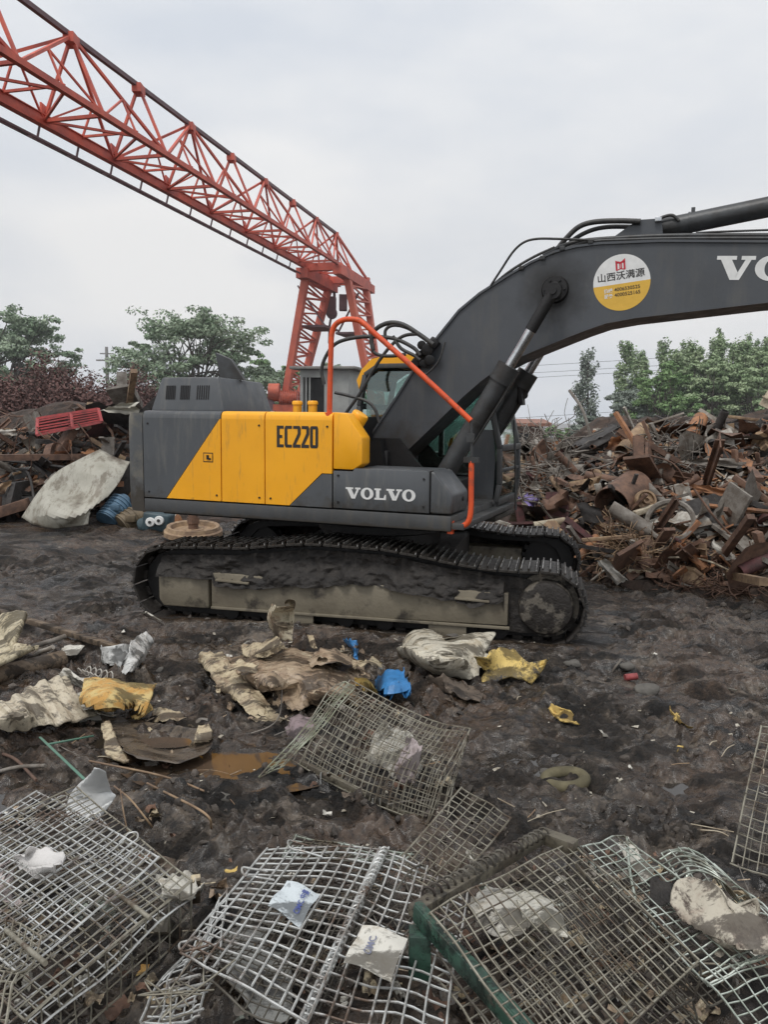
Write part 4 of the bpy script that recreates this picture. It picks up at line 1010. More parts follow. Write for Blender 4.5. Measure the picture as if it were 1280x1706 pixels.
def shape(kind,L,c,s,B):
    """add a scrap piece of the kind to L.mb, size s"""
    mb=L.mb;ax=B@Vector((1,0,0))
    if kind=='pipe':
        r=s*rnd(.035,.10);mb.pipe(c-ax*s/2,c+ax*s/2,r,r*.12,14)
    elif kind=='plate': crump(mb,c,B,s*.8,s*rnd(.35,.7),rnd(.1,.35),6,rnd(-.3,.5))
    elif kind=='beam':
        w=s*rnd(.05,.09);y=B@Vector((0,1,0));z=B@Vector((0,0,1));a,b=c-ax*s*.6,c+ax*s*.6
        mb.bar(a,b,w,w*.15,up=z);mb.bar(a+z*w*.5,b+z*w*.5,w*.15,w,up=z);mb.bar(a-z*w*.5,b-z*w*.5,w*.15,w,up=z)
    elif kind=='rod':
        pts=[c-ax*s*.7]
        for k in range(3): pts.append(pts[-1]+ax*s*.45+Vector((rnd(-.2,.2),rnd(-.2,.2),rnd(-.2,.2)))*s)
        mb.tube(smoothpts(pts,4),s*rnd(.012,.025),6)
    elif kind=='chunk':
        r=s*.22;mb.lathe([(0,-r*.8),(r*.8,-r*.8),(r,-r*.5),(r*rnd(.6,1),0),(r*1.1,r*.1),(r*1.1,r*.3),(r*.5,r*.35),(r*.45,r*.9),(0,r*.9)],c,ax,rnd.__self__.choice([6,8,14]))
        mb.box(c+ax*r,(r*1.2,r*.6,r*.5),B)
    elif kind=='stick':
        mb.bar(c-ax*s*.6,c+ax*s*.6,s*rnd(.04,.07),s*rnd(.03,.06))
    elif kind=='rim':
        r=s*.3;mb.lathe([(r*.75,-r*.12),(r,-r*.2),(r,r*.2),(r*.8,r*.15),(r*.75,-.12*r)],c,ax,24)
    elif kind=='bracket':
        y=B@Vector((0,1,0));z=B@Vector((0,0,1));w=s*.25
        mb.bar(c,c+ax*s*.5,w,s*.03,up=z);mb.bar(c,c+z*s*.35,s*.03,w,up=ax);mb.bar(c+ax*s*.4,c+ax*s*.45+z*s*.25,w*.4,s*.03)
KL={'pipe':('scrap_pipe','pipe'),'plate':('scrap_plate','metal plate'),'beam':('scrap_beam','beam'),'rod':('bent_rod','rod'),'chunk':('scrap_casting','casting'),'stick':('broken_plank','plank'),'rim':('wheel_rim','wheel rim'),'bracket':('scrap_bracket','bracket')}
WORD={'pipe':'length of pipe','plate':'bent metal plate','beam':'short steel beam','rod':'bent metal rod','chunk':'heavy cast machine piece','stick':'broken flat bar','rim':'wheel rim','bracket':'angle bracket'}
def scatter(hf,n_,xr,ytop,ybot,side,szr,kinds,cols,ccols):
    cnt=0
    for i in range(n_*4):
        if cnt>=n_: break
        px=rnd(*xr);y0=np.interp(px,ytop[0],ytop[1]);y1=np.interp(px,ybot[0],ybot[1]);py=rnd(y0,y1)
        p=march(px,py,hf)
        if p is None: continue
        k=random.choices(list(kinds),list(kinds.values()))[0];c=random.choices(cols,ccols)[0]
        s=rnd(*szr)*(1.7 if random.random()<.15 else 1)*(1.25 if k in('beam','rod','stick') else 1)
        B=basis(rnd(0,2*PI),random.gauss(0,.45)+rnd(-.25,.1),rnd(-.5,.9))
        cc=p+Vector((0,0,rnd(-.02,.10)*s))
        L=Loc(cc);shape(k,L,cc,s,B)
        sm={'plate':60}.get(k,40)
        L.done(KL[k][0],RM[c],f'{c} {WORD[k]} lying in the {side} scrap heap',KL[k][1],f'{c} {WORD[k]}s in the {side} scrap heap',smooth=sm)
        cnt+=1
cols=list(RM);cw_=[28,10,17,12,9,20,7,5]
KW={'pipe':12,'plate':36,'beam':15,'rod':9,'chunk':7,'stick':27,'rim':1,'bracket':9}
ytR=([850,900,960,1000,1100,1280,1420],[758,745,735,718,705,705,700]);ybR_=([850,900,960,1000,1100,1280,1420],[900,915,950,965,970,985,990])
scatter(hR,380,(855,1400),ytR,ybR_,'right',(.34,.95),KW,cols,[34,8,18,14,14,16,9,5])
ytL=([-120,0,60,120,240,300],[740,722,712,705,700,705]);ybL=([-120,0,230,300],[870,865,872,875])
scatter(hL,150,(-120,300),ytL,ybL,'left',(.6,1.5),KW,cols,[34,3,30,6,4,20,2,8])
# fine rubble that fills the heaps
def fill(hf,n_,xr,yt,yb,name,label,mats,sz,shav=0):
    m=MB()
    for i in range(n_):
        px=rnd(*xr);py=rnd(np.interp(px,yt[0],yt[1]),np.interp(px,yb[0],yb[1]));p=march(px,py,hf)
        if p is None: continue
        m.mi=random.randrange(len(mats));s=sz*rnd(.35,1.5);B=basis(rnd(0,6.28),rnd(-.8,.8),rnd(-.8,.8));k=random.random();c=p+Vector((0,0,rnd(0,.05)))
        if k<.4: crump(m,c,B,s,s*rnd(.4,1),.35,2,rnd(-.4,.4))
        elif k<.7: m.box(c,(s*1.5,s*rnd(.08,.3),s*rnd(.06,.3)),B)
        elif k<.85: m.tube([c-B@Vector((s,0,0)),c+Vector((0,0,s*.2)),c+B@Vector((s,0,0))],s*rnd(.04,.13),6)
        else: blob(m,c,s*.35,seed=i)
    return tag(m.build(name,mats,None,smooth=40),label,kind='stuff')
mm=[RM[c] for c in ('rust brown','rust brown','dark grey','dull grey','ochre','orange rust','pale grey','rust brown','dull grey','dark grey')]
fill(hR,3800,(850,1420),ytR,ybR_,'scrap_rubble','small mixed scrap fragments filling the right heap',mm,.15)
fill(hR,1500,(1420,1800),([1400,1800],[700,700]),([1400,1800],[990,990]),'scrap_rubble','small mixed scrap fragments on the heap beyond the right edge',mm,.3)
fill(hL,1500,(-120,300),ytL,ybL,'scrap_rubble','small mixed scrap fragments filling the left heap',mm[:7],.24)
def tangle(hf,box_,n_,r,mat,name,label,up=.12,L=.35):
    m=MB()
    for i in range(n_):
        p=march(rnd(box_[0],box_[2]),rnd(box_[1],box_[3]),hf)
        if p is None: continue
        pts=[p+Vector((0,0,rnd(0,up)))];d=Vector((rnd(-1,1),rnd(-1,1),rnd(-.4,.4))).normalized()
        for k in range(4):
            d=(d+Vector((rnd(-.7,.7),rnd(-.7,.7),rnd(-.5,.5)))).normalized();pts.append(pts[-1]+d*L*rnd(.5,1)/3)
        m.tube(smoothpts(pts,2),r*rnd(.6,1.4),4,caps=False)
    return tag(m.build(name,mat),label,kind='stuff')
tangle(hR,(850,735,945,850),260,.008,RM['dull grey'],'wire_tangle','grey tangle of wire and thin rods beside the cab',.3,.9)
tangle(hR,(1010,905,1100,950),300,.005,RM['ochre'],'wire_tangle','fine rusty wire tangle at the foot of the right heap',.2,.5)
tangle(hR,(1100,935,1400,990),900,.006,RM['rust brown'],'metal_shavings','reddish brown metal shavings along the foot of the right heap',.1,.28)
tangle(hR,(1070,730,1180,800),160,.008,RM['dull grey'],'wire_tangle','brown tangled wire near the crest of the right heap',.2,.6)
tangle(hL,(-80,700,250,860),160,.012,RM['rust brown'],'wire_tangle','dark rusty wire tangle over the left heap',.2,1.0)
# ---- pieces one can single out, on the heap surface
def hp(px,py,hf=hR,up=.0,dy=0.):
    q=march(px,py,hf) or atY(px,py,15.)
    return atY(px,py,q.y-.45+dy)+Vector((0,0,up))
def span(p,q,hf=hR,dy=-.42,rel=(0,0)):
    a=march((p[0]+q[0])/2,(p[1]+q[1])/2,hf) or atY(p[0],p[1],15.)
    return atY(p[0],p[1],a.y+dy+rel[0]),atY(q[0],q[1],a.y+dy+rel[1])
def spipe(p,q,r,col,label,hf=hR,rel=(0,0),th=.01,n=20,name='scrap_pipe',cat='pipe'):
    a,b=span(p,q,hf,rel=rel);L=Loc((a+b)/2);L.mb.pipe(a,b,r,th,n);L.done(name,RM.get(col,col),label,cat)
def sbar(p,q,w,h,col,label,hf=hR,rel=(0,0),name='scrap_beam',cat='beam'):
    a,b=span(p,q,hf,rel=rel);L=Loc((a+b)/2);L.mb.bar(a,b,w,h);L.done(name,RM.get(col,col),label,cat,bevel=.006)
def squad(ps,col,label,hf=hR,depth=None,amp=.05,name='scrap_plate',cat='metal plate',n=8,thick=.0,jag=.02):
    cx_=sum(p[0] for p in ps)/4;cy_=sum(p[1] for p in ps)/4;q=march(cx_,cy_,hf) or Vector((0,15.,0))
    P=[atY(p[0],p[1],q.y-(.45 if hf is hR else .9)+(p[2] if len(p)>2 else 0)) for p in ps];c=sum(P,Vector())/4;L=Loc(c);vs=[];sd=rnd(0,99)
    for i in range(n+1):
        for j in range(n+1):
            u,v=i/n,j/n;w_=P[0].lerp(P[1],u).lerp(P[3].lerp(P[2],u),v)
            w_=w_+Vector((rnd(-1,1)*jag*(j in(0,n)),-amp*2*mnoise.noise(Vector((u*2.5,v*2.5,sd))),rnd(-1,1)*jag*(i in(0,n) or j in(0,n))));vs.append(w_)
    L.mb.add(vs,[(i*(n+1)+j,(i+1)*(n+1)+j,(i+1)*(n+1)+j+1,i*(n+1)+j+1) for i in range(n) for j in range(n)])
    return L.done(name,RM.get(col,col),label,cat,smooth=50)
spipe((1168,698),(1152,730),.125,'orange rust','wide orange rusty pipe sticking up at the crest of the right heap',rel=(.35,-.25))
spipe((1072,714),(1036,753),.12,'ochre','wide tan pipe leaning left near the top of the right heap',rel=(.3,-.3))
squad([(1018,728),(1047,727),(1040,752),(1008,750)],'orange rust','square orange rusty sheet beside the wide tan pipe')
squad([(950,742,.2),(1020,706,.5),(1034,712,.2),(975,742,-.2)],'dark grey','long black folded sheet sloping down left at the heap crest')
squad([(965,745),(1034,715),(1030,735),(985,762)],'dark grey','black sheet hanging below the long folded sheet')
spipe((1060,812),(1020,843),.27,'rust brown','big rust brown drum with open end in the middle of the right heap',rel=(.3,-.2),name='steel_drum',cat='drum',n=28)
a=hp(1072,833)+Vector((0,-.1,0));L=Loc(a);ax=Vector((.15,-1,.35)).normalized();L.mb.lathe([(.0,.02),(.03,.02),(.03,.05),(.05,.05),(.05,.0),(.12,0),(.12,.04),(.15,.04),(.15,-.03),(0,-.03)],a,ax,28)
for k in range(6):
    e=k*PI/3;u=ax.cross(Vector((0,0,1))).normalized();v=u.cross(ax);L.mb.cyl(a+ax*.0+(u*math.cos(e)+v*math.sin(e))*.085,a+ax*.012+(u*math.cos(e)+v*math.sin(e))*.085,.02,8)
L.done('gear_wheel',RM['ochre'],'small ochre gear wheel with round holes beside the rust drum','gear wheel')
a=hp(1112,866)+Vector((0,-.12,0));L=Loc(a);ax=Vector((-.35,-.75,.55)).normalized();L.mb.lathe([(.26,-.03),(.31,-.04),(.32,.03),(.29,.05),(.26,.03),(.26,-.03)],a,ax,40);L.done('hoop',RM['dull grey'],'large grey steel hoop lying tilted at the heap centre','hoop')
squad([(905,838),(938,812),(975,850),(930,868)],'rust brown','big crumpled rust brown plate beside the tangle of wire',amp=.12,jag=.04)
PURP=plain('purple_plastic',(.30,.24,.52),.4,0,.5,6);squad([(866,832),(880,822),(900,832),(893,846)],PURP,'crumpled purple plastic bag beside the cab',amp=.12,name='plastic_bag',cat='bag',jag=.03)
spipe((848,880),(897,862),.035,'pale grey','pale thin pole lying beside the far track',rel=(-.2,.1))
spipe((890,876),(942,868),.06,'cream','cream pipe lying right of the cab step')
squad([(1138,806),(1205,812),(1256,836),(1180,822)],'orange rust','long orange rusty plate over the dark hollow',amp=.03)
squad([(1120,842,.3),(1190,822,.3),(1285,862,.3),(1285,905,-.1)],'dark grey','black ribbed panel added to make the dark void of the heap',amp=.02,jag=.0)  # black sheet put in for the shade of a void in the heap
for k in range(6): sbar((1150+k*24,850+k*9),(1196+k*20,838+k*8),.02,.02,'dull grey','thin slat of the ribbed panel in the dark hollow',rel=(-.15,-.15)) if False else None
sbar((1058,856),(1118,836),.09,.07,'cream','cream half of a square beam across the heap middle',rel=(-.15,0))
sbar((1118,836),(1168,817),.10,.07,'orange rust','orange rusty beam joined to the cream beam across the heap',rel=(0,.1))
spipe((1018,845),(1086,886),.10,'dull grey','thick grey pipe sloping down right below the rust drum',rel=(0,-.2))
sbar((1225,749),(1227,793),.14,.05,'rust brown','upright rust brown post standing in the right heap')
sbar((886,760),(905,838),.06,.06,'rust brown','long rusty pole leaning in the wire tangle')
squad([(1128,908),(1142,905),(1183,942),(1165,948)],'orange rust','bright orange rusty strip near the heap foot')
spipe((994,895),(955,941),.055,'orange rust','orange and tan pipe pointing at the front of the track',rel=(.2,-.2))
squad([(994,936),(1010,930),(1046,966),(1027,974)],'pale grey','pale grey panel lying at the foot of the heap')
a=[gp(1092,952,.12),gp(1115,966,.10),gp(1150,976,.06),(gp(1200,980,.05)),gp(1246,984,.04)];L=Loc(a[2]);L.mb.tube(smoothpts(a,4),.045,10);L.done('curved_pipe',RM['pale grey'],'white curved pipe lying on the mud at the heap foot','pipe')
spipe((1232,953),(1300,922),.08,'maroon','maroon wide pipe at the lower right edge of the heap',rel=(-.1,.1))
sbar((1262,886),(1276,935),.16,.08,'rust brown','rust brown block standing at the right edge')
sbar((1223,794),(1300,848),.16,.08,'rust brown','heavy brown beam sloping down at the right edge',rel=(.1,-.2))
sbar((1255,838),(1300,860),.10,.08,'dark grey','dark beam end under the heavy brown beam')
spipe((1115,758),(1090,810),.035,'dull grey','grey bent bar rising from the heap centre',rel=(.2,0))
spipe((1072,800),(1108,838),.05,'dull grey','grey tube crossing behind the hoop',rel=(.1,-.1))
squad([(985,800),(1002,790),(998,815),(980,818)],'ochre','tan square block left of the rust drum')
spipe((996,806),(1001,826),.05,'pale grey','short white pipe stub left of the rust drum')
spipe((1026,800),(1030,820),.05,'pale grey','short white pipe stub right of its twin')
squad([(1183,902),(1205,900),(1228,930),(1205,934)],'pale grey','pale sheet at the lower right of the heap')
sbar((970,900),(1060,893),.05,.05,'ochre','tan square bar lying along the heap foot')
squad([(960,835),(1000,845),(1008,868),(975,872)],'dark grey','black open box under the rust drum',amp=.02)
spipe((1048,776),(1080,765),.1,'dull grey','grey pipe end with pale rim in the heap middle')
sbar((1085,705),(1098,735),.12,.05,'dull grey','grey plank end at the top of the right heap')
sbar((1265,700),(1215,694),.09,.05,'ochre','tan plank lying along the heap crest')
squad([(1010,745),(1000,757),(935,762),(940,752)],'dull grey','long grey channel below the black sheets')
squad([(1190,760),(1245,770),(1240,782),(1130,770)],'dull grey','long dark grey strip across the upper heap')
squad([(895,740),(930,735),(935,752),(900,756)],'orange rust','orange rusty sheet beyond the wire tangle')
# ---- left heap pieces
REDP=rusty('red_rack_paint',(.52,.085,.085),(.36,.08,.08),.6)
def rack():
    q=16.6;c=[atY(62,697,q),atY(163,681,q),atY(169,703,q-.2),(atY(61,725,q-.2))]
    o=empty('slatted_rack',c[3],0,'red slatted steel rack lying on top of the left heap','rack');f=lambda p:p-c[3]
    m=MB()
    for a,b in ((0,1),(1,2),(2,3),(3,0)): m.bar(f(c[a]),f(c[b]),.06,.05)
    m.bar(f(c[0].lerp(c[1],.55)),f(c[3].lerp(c[2],.55)),.06,.05)
    m.build('rack_frame',REDP,o)
    for k in range(1,6):
        m=MB();t=k/6;a=c[0].lerp(c[3],t);b=c[1].lerp(c[2],t);m.bar(f(a),f(a.lerp(b,.5))+Vector((0,0,rnd(-.03,.03))),.035,.03);m.bar(f(a.lerp(b,.5)),f(b),.035,.03);m.build('slat',REDP,o)
    m=MB();m.add([f(c[0])+Vector((0,.08,0)),f(c[1])+Vector((0,.08,0)),f(c[2])+Vector((0,.08,0)),f(c[3])+Vector((0,.08,0))],[(0,1,2,3)]);m.build('back_sheet',RM['maroon'],o)
rack()
WH=rusty('dirty_white_sheet',(.50,.48,.42),(.33,.31,.25),.55,1.4,.35,.7,.12)
squad([(165,684),(200,672),(231,669),(231,692)],WH,'white curved sheet beside the red rack on the left heap',hL,amp=.12)
squad([(165,686),(231,690),(215,702),(178,697)],WH,'lower white sheet hanging under the curved one',hL,amp=.08)
squad([(0,716),(26,715),(28,726),(0,728)],'pale grey','pale slatted box end at the left edge of the picture',hL)
# big dented white cabinet
def fo(p,sd):
    a=sd*1.3;u=p.x*math.cos(a)+p.y*math.sin(a);v=-p.x*math.sin(a)+p.y*math.cos(a);return Vector((u*.35,v*1.5,p.z))
def surf(rows,sub,amp,freq,seed,corr=None,rag=0.,vdir=None):
    """smooth surface through a grid of control points, then folded along random crease lines"""
    R=[smoothpts(r,sub) for r in rows];n_=len(R[0]);cols_=[smoothpts([r[i] for r in R],sub) for i in range(n_)];k=len(cols_[0]);vs=[]
    rs=random.Random(seed*71+3);K=int(7+freq*.9)
    size=(Vector(rows[0][0])-Vector(rows[-1][-1])).length
    eu=(Vector(rows[0][0])-Vector(rows[-1][0])).length;ev=(Vector(rows[0][0])-Vector(rows[0][-1])).length;amp=min(amp,.15*min(eu,ev))
    fl=[]
    for q in range(K):
        th=rs.uniform(0,PI);fl.append((math.cos(th),math.sin(th),rs.uniform(-.45,1.25),rs.uniform(.3,1)*rs.choice((-1,1))*(1.5 if q<4 else .8)))
    cc=rows[len(rows)//2][len(rows[0])//2]
    for i in range(n_):
        for j in range(k):
            u=i/(n_-1);v=j/(k-1)
            p=cols_[i][j];a=cols_[min(i+1,n_-1)][j]-cols_[max(i-1,0)][j];b=cols_[i][min(j+1,k-1)]-cols_[i][max(j-1,0)]
            nn=a.cross(b);nn=nn.normalized() if nn.length>1e-9 else Vector((0,0,1))
            if nn.z<0: nn=-nn
            w1=u+.035*mnoise.noise(Vector((u*3,v*3,seed)));w2=v+.035*mnoise.noise(Vector((v*3,u*3,seed+9)))
            d=sum(s_*(abs(w1*cx+w2*cy-o_)-.35) for cx,cy,o_,s_ in fl)*amp*1.05
            d+=amp*.15*mnoise.noise(p*freq*1.5+Vector((seed,0,0)))+(amp*.10+.001)*(.3-abs(mnoise.noise(fo(p,seed)*freq*4)))*(1 if freq>2 else .3)+(.0006*(.3-abs(mnoise.noise(p*45))) if freq>2 else 0)
            if corr:
                uu=(u if corr[2]=='u' else v);w_=math.sin(uu*PI*2*corr[0]);d=d*.6+corr[1]*max(-.6,min(.6,w_*1.6))
            q=p+nn*d
            if rag:
                e=min(u,1-u,v,1-v)
                if e<.18:
                    f=(1-e/.18)**1.5;nz_=mnoise.noise(p*freq*1.2+Vector((seed,seed,0)))+.6*mnoise.noise(p*freq*3.5+Vector((0,seed,3)))
                    q=q.lerp(cc,max(0,(rag*.4+nz_*rag*2.2))*f);q.z+=f*rag*.35*mnoise.noise(p*freq*2+Vector((5,seed,0)))
            vs.append(q)
    return vs,[(i*k+j,(i+1)*k+j,(i+1)*k+j+1,i*k+j+1) for i in range(n_-1) for j in range(k-1)]
def sheet(rows,mat,name,label,cat,sub=12,amp=.02,freq=5,seed=1,corr=None,rag=.05,th=.002,smooth=14,parent=None):
    vs,fs=surf(rows,sub,amp,freq,seed,corr,rag);c=sum((Vector(v) for v in vs),Vector())/len(vs)
    m=MB();m.add([v-c for v in vs],fs);o=m.build(name,mat,None,smooth=smooth);o.location=c
    if th:
        md=o.modifiers.new('thickness','SOLIDIFY');md.thickness=th;md.offset=0
    return tag(o,label,cat)
t=NT('dented_white_cabinet');z=t.noise(1.6,5,.6)
CAB=t.fin(t.mix(t.ramp(t.noise(2.,9,.75,(2.5,1,1)),.49,.60,0,.8),t.mix(t.ramp(t.noise(.9,6,.65),.56,.66),t.mix(t.ramp(z,.35,.65),(.50,.48,.41),(.36,.34,.275)),(.12,.095,.07)),(.17,.14,.10)),.5,0,t.bump(t.noise(3,5),.3,.05))
g=lambda px,py,y:atY(px,py,y-.5-{(85,850):.22,(120,815):-.08,(62,822):.12,(125,862):.18,(155,785):.2,(155,835):.0,(130,766):.1,(180,800):.1,(183,823):-.06,(93,787):-.06}.get((px,py),0))
sheet([[g(36,862,14.9),g(62,822,15.1),g(93,787,15.3),g(130,766,15.7),g(166,749,16.1)],
       [g(60,875,14.7),g(85,850,14.8),(g(120,815,15.15)),g(155,785,15.5),g(182,757,16.0)],
       [g(95,882,14.6),g(125,862,14.65),(g(155,835,14.9)),(g(180,800,15.4)),g(200,765,15.9)],
       [g(147,874,14.7),g(150,852,14.8),g(183,823,15.1),g(200,800,15.5),g(216,770,15.9)]],CAB,'dented_cabinet','large dented off-white metal casing lying left of the excavator','metal casing',sub=8,amp=.035,freq=1.,seed=4,rag=.0,th=.03,smooth=16)
squad([(150,845,.5),(184,818,.4),(216,775,.7),(222,870,.9)],'dark grey','dark plate added behind the dented off-white casing as its shaded inside',hL,amp=.02)  # added sheet, its dark colour stands for shade inside the casing
BLU=plain('blue_motor_paint',(.12,.22,.32),.5,0,.5,4)
def motor(a,b,r,mat,label,name,ribs=7):
    a=Vector(a);b=Vector(b);o=empty(name,a,0,label,'motor');d=(b-a).normalized();Ln=(b-a).length
    m=MB();m.cyl((0,0,0),d*Ln,r,24);m.cyl(d*Ln,d*(Ln+.12),r*.8,24,r1=r*.5);m.build('motor_body',mat,o,smooth=35)
    m=MB()
    for i in range(ribs):
        m.cyl(d*(Ln*(i+.4)/ribs),d*(Ln*(i+.4)/ribs+.03),r*1.08,24)
    m.build('cooling_rib',mat,o,smooth=35)
    m=MB();m.box(d*Ln*.5+Vector((.1,-r,.1)),(r*.8,r*.5,r*.6));m.build('terminal_box',mat,o,bevel=.02);return o
motor(atY(176,868,14.6),atY(203,836,15.0),.21,BLU,'round blue ribbed electric motor beside the white casing','electric_motor')
TAN=plain('tan_motor_paint',(.20,.15,.09),.6,0,.5,4)
motor(atY(203,878,14.5),atY(228,862,14.7),.23,TAN,'tan rusty drum motor beside the blue motor','drum_motor',4)
o=empty('pressure_unit',atY(262,890,14.2),0,'dark teal pump unit with two round white dials','pump')
m=MB();m.box((0,.1,.22),(.50,.4,.36),Matrix.Rotation(.1,3,'Y'));m.cyl((-.1,.1,.2),(-.35,.1,.1),.16,16);m.build('pump_body',plain('teal_dark_paint',(.05,.085,.10),.5,0,.5,4),o,bevel=.05,seg=3)
for dx,dz in ((-.085,.24),(.075,.27)):
    m=MB();m.lathe([(0,.06),(.03,.06),(.032,.045),(.075,.045),(.085,.03),(.085,-.05),(0,-.05)],(dx,-.13,dz),(0.05,-1,.1),24);d_=m.build('dial',M['white'],o,smooth=30)
    m=MB();m.lathe([(.02,.062),(.03,.064),(.03,.066),(0,.066)],(dx,-.131,dz),(0.05,-1,.1),12);m.build('dial_hub',M['ink'],d_)
c=atY(322,893,13.2);o=empty('flanged_wheel',(c.x,c.y,.05),0,'muddy flanged steel wheel lying flat with its shaft upright','wheel')
m=MB();m.lathe([(0,.06),(.16,.06),(.18,.03),(.36,.03),(.38,.10),(.44,.11),(.46,.05),(.49,.03),(.49,-.05),(0,-.05)],(0,0,.05),(.02,-.1,1),48);m.build('wheel_disc',RM['ochre'],o,smooth=30)
m=MB();m.cyl((0,0,.06),(0,0,.36),.085,20);m.cyl((0,0,.2),(0,0,.3),.105,12);m.build('shaft',RM['rust brown'],o,smooth=30)
a=atY(45,812,16.2);L=Loc(a);L.mb.lathe([(.2,-.1),(.36,-.12),(.42,-.08),(.42,.08),(.36,.12),(.2,.1),(.2,-.1)],a,(.3,-1,.2),32);L.done('old_tyre',M['hose'],'black worn tyre standing in the left heap','tyre')
sbar((80,785),(120,715),.22,.18,'rust brown','thick brown beam leaning in the left heap',hL,rel=(-.2,.3))
sbar((150,731),(214,768),.10,.08,'ochre','tan plank sloping above the white casing',hL)
sbar((-30,862),(48,838),.26,.2,'rust brown','heavy rusty timber lying at the left edge',hL,rel=(-.3,-.1))
squad([(-5,808),(20,800),(10,820),(-5,826)],'ochre','yellow corner of a plate at the left edge',hL)
sbar((95,705),(200,716),.12,.1,'rust brown','long rusty beam under the red rack',hL)
sbar((60,735),(240,745),.10,.1,'dark grey','long dark beam across the middle of the left heap',hL)
sbar((188,700),(192,678),.14,.1,'rust brown','short upright brown stub beside the white sheet',hL)
# ================================================================ FOREGROUND DEBRIS AND CAGES
random.seed(21)
def G(px,py,h=0.): 
    p=gp(px,py,h) if h<.001 else None
    if p is None:
        z=0.
        for i in range(3): q=atZ(px,py,z+h);z=g1(q.x,q.y)
        p=atZ(px,py,z+h)
    return p
def sheetmat(name,c,c2,c3,rough=.6,sc=4.5,l2=(.45,.6),l3=(.55,.68),sc3=9):
    t=NT(name);m1=(l2[0]+l2[1])/2;m3=(l3[0]+l3[1])/2-.02
    col=t.mix(t.ramp(t.noise(sc*1.6,10,.75,dist=.5),m1-.05,m1+.05),c,c2)
    col=t.mix(t.ramp(t.noise(sc3*1.1,10,.78,(1,.4,1)),m3-.035,m3+.035),col,c3)
    col=t.mix(t.ramp(t.noise(4.2,9,.75,(.6,1.6,1)),.50,.55,0,.9),col,tuple(x*.24 for x in c2))
    col=t.mix(t.ramp(t.noise(38,6,.7),.57,.66,0,.7),col,tuple(x*.3 for x in c2))
    return t.fin(col,t.ramp(t.noise(12,5),.35,.65,max(.15,rough-.3),rough+.15),0,t.bump(t.noise(24,9,.75),.5,.01))
CREAM=sheetmat('peeling_cream_sheet',(.46,.41,.30),(.27,.20,.135),(.085,.06,.042))
TANS=sheetmat('muddy_tan_sheet',(.38,.29,.20),(.24,.17,.115),(.58,.50,.36),.5,4.5,(.4,.62),(.58,.66))
PEEL=sheetmat('peeling_tan_sheet',(.50,.42,.28),(.27,.20,.13),(.07,.052,.04),.6,6)
FOAM=sheetmat('yellow_foam',(.62,.44,.14),(.50,.33,.10),(.12,.085,.05),.9,6,(.4,.65),(.60,.72))
FOAMO=sheetmat('orange_foam',(.50,.28,.08),(.55,.42,.18),(.12,.08,.045),.9,5,(.4,.6),(.62,.72))
WPLA=sheetmat('white_plastic',(.58,.58,.56),(.42,.42,.40),(.16,.14,.12),.4,5,(.4,.7),(.66,.75))
WHT=sheetmat('soiled_white',(.58,.56,.50),(.40,.36,.29),(.13,.10,.08),.6,4,(.4,.7),(.60,.72))
BLUE=plain('bright_blue_plastic',(.05,.24,.55),.4,0,.4,12)
BRN=sheetmat('brown_rag',(.13,.10,.075),(.085,.065,.05),(.05,.04,.03),.85)
def sh_(rows,mat,name,label,cat,**k): return sheet([[G(*p) for p in r] for r in rows],mat,name,label,cat,**k)
# centre crushed panels
sh_([[(352,1095,.03),(420,1085,.18),(500,1075,.22),(575,1085,.18),(622,1112,.06)],
     [(385,1120,.05),(430,1118,.16),(500,1110,.22),(565,1118,.18),(632,1135,.05)],
     [(420,1155,.03),(460,1150,.12),(510,1145,.18),(560,1150,.13),(625,1158,.03)],
     [(458,1182,.03),(490,1180,.07),(520,1175,.10),(560,1172,.08),(600,1168,.02)]],TANS,'crushed_sheet','large crushed tan panel lying in the middle before the tracks','sheet metal',amp=.05,freq=6,seed=2,corr=(5,.012,'u'),rag=.05)
sh_([[(330,1102,.03),(348,1095,.08),(372,1090,.12)],[(350,1130,.06),(380,1128,.13),(400,1125,.16)],[(385,1160,.03),(420,1160,.12),(445,1155,.14)],[(420,1198,.02),(445,1198,.06),(462,1182,.08)]],PEEL,'crushed_sheet','peeling torn flap at the left side of the crushed panel','sheet metal',amp=.05,freq=8,seed=5,rag=.08)
sh_([[(400,1074,.20),(430,1068,.26),(462,1058,.30)],[(402,1088,.22),(432,1082,.28),(470,1068,.34)],[(415,1100,.18),(445,1095,.24),(480,1080,.28)]],PEEL,'folded_strip','folded peeling strip on the crushed panel','metal strip',amp=.03,freq=9,seed=6,rag=.05)
sh_([[(462,1008,.50),(478,1010,.50),(492,1022,.48)],[(458,1030,.38),(474,1034,.40),(490,1040,.38)],[(460,1062,.24),(474,1068,.24),(488,1070,.24)]],CREAM,'curled_flap','upright curled flap of pale sheet metal','metal flap',amp=.04,freq=9,seed=7,rag=.06)
sh_([[(505,1095,.24),(545,1080,.27),(600,1098,.18)],[(520,1115,.22),(560,1108,.24),(612,1118,.12)]],TANS,'crushed_sheet','bent ridge at the right end of the crushed panel','sheet metal',amp=.05,freq=8,seed=9,rag=.08)
sh_([[(512,1058,.30),(521,1056,.31)],[(515,1075,.25),(526,1078,.25)]],PEEL,'torn_strip','small upright greenish strip behind the crushed panel','metal strip',amp=.02,rag=.03)
sh_([[(575,1064,.12),(592,1068,.16),(601,1080,.12)],[(577,1080,.08),(588,1090,.10),(600,1096,.06)]],BLUE,'blue_scrap','small bright blue plastic piece behind the crushed panel','plastic piece',amp=.04,freq=12,rag=.1)
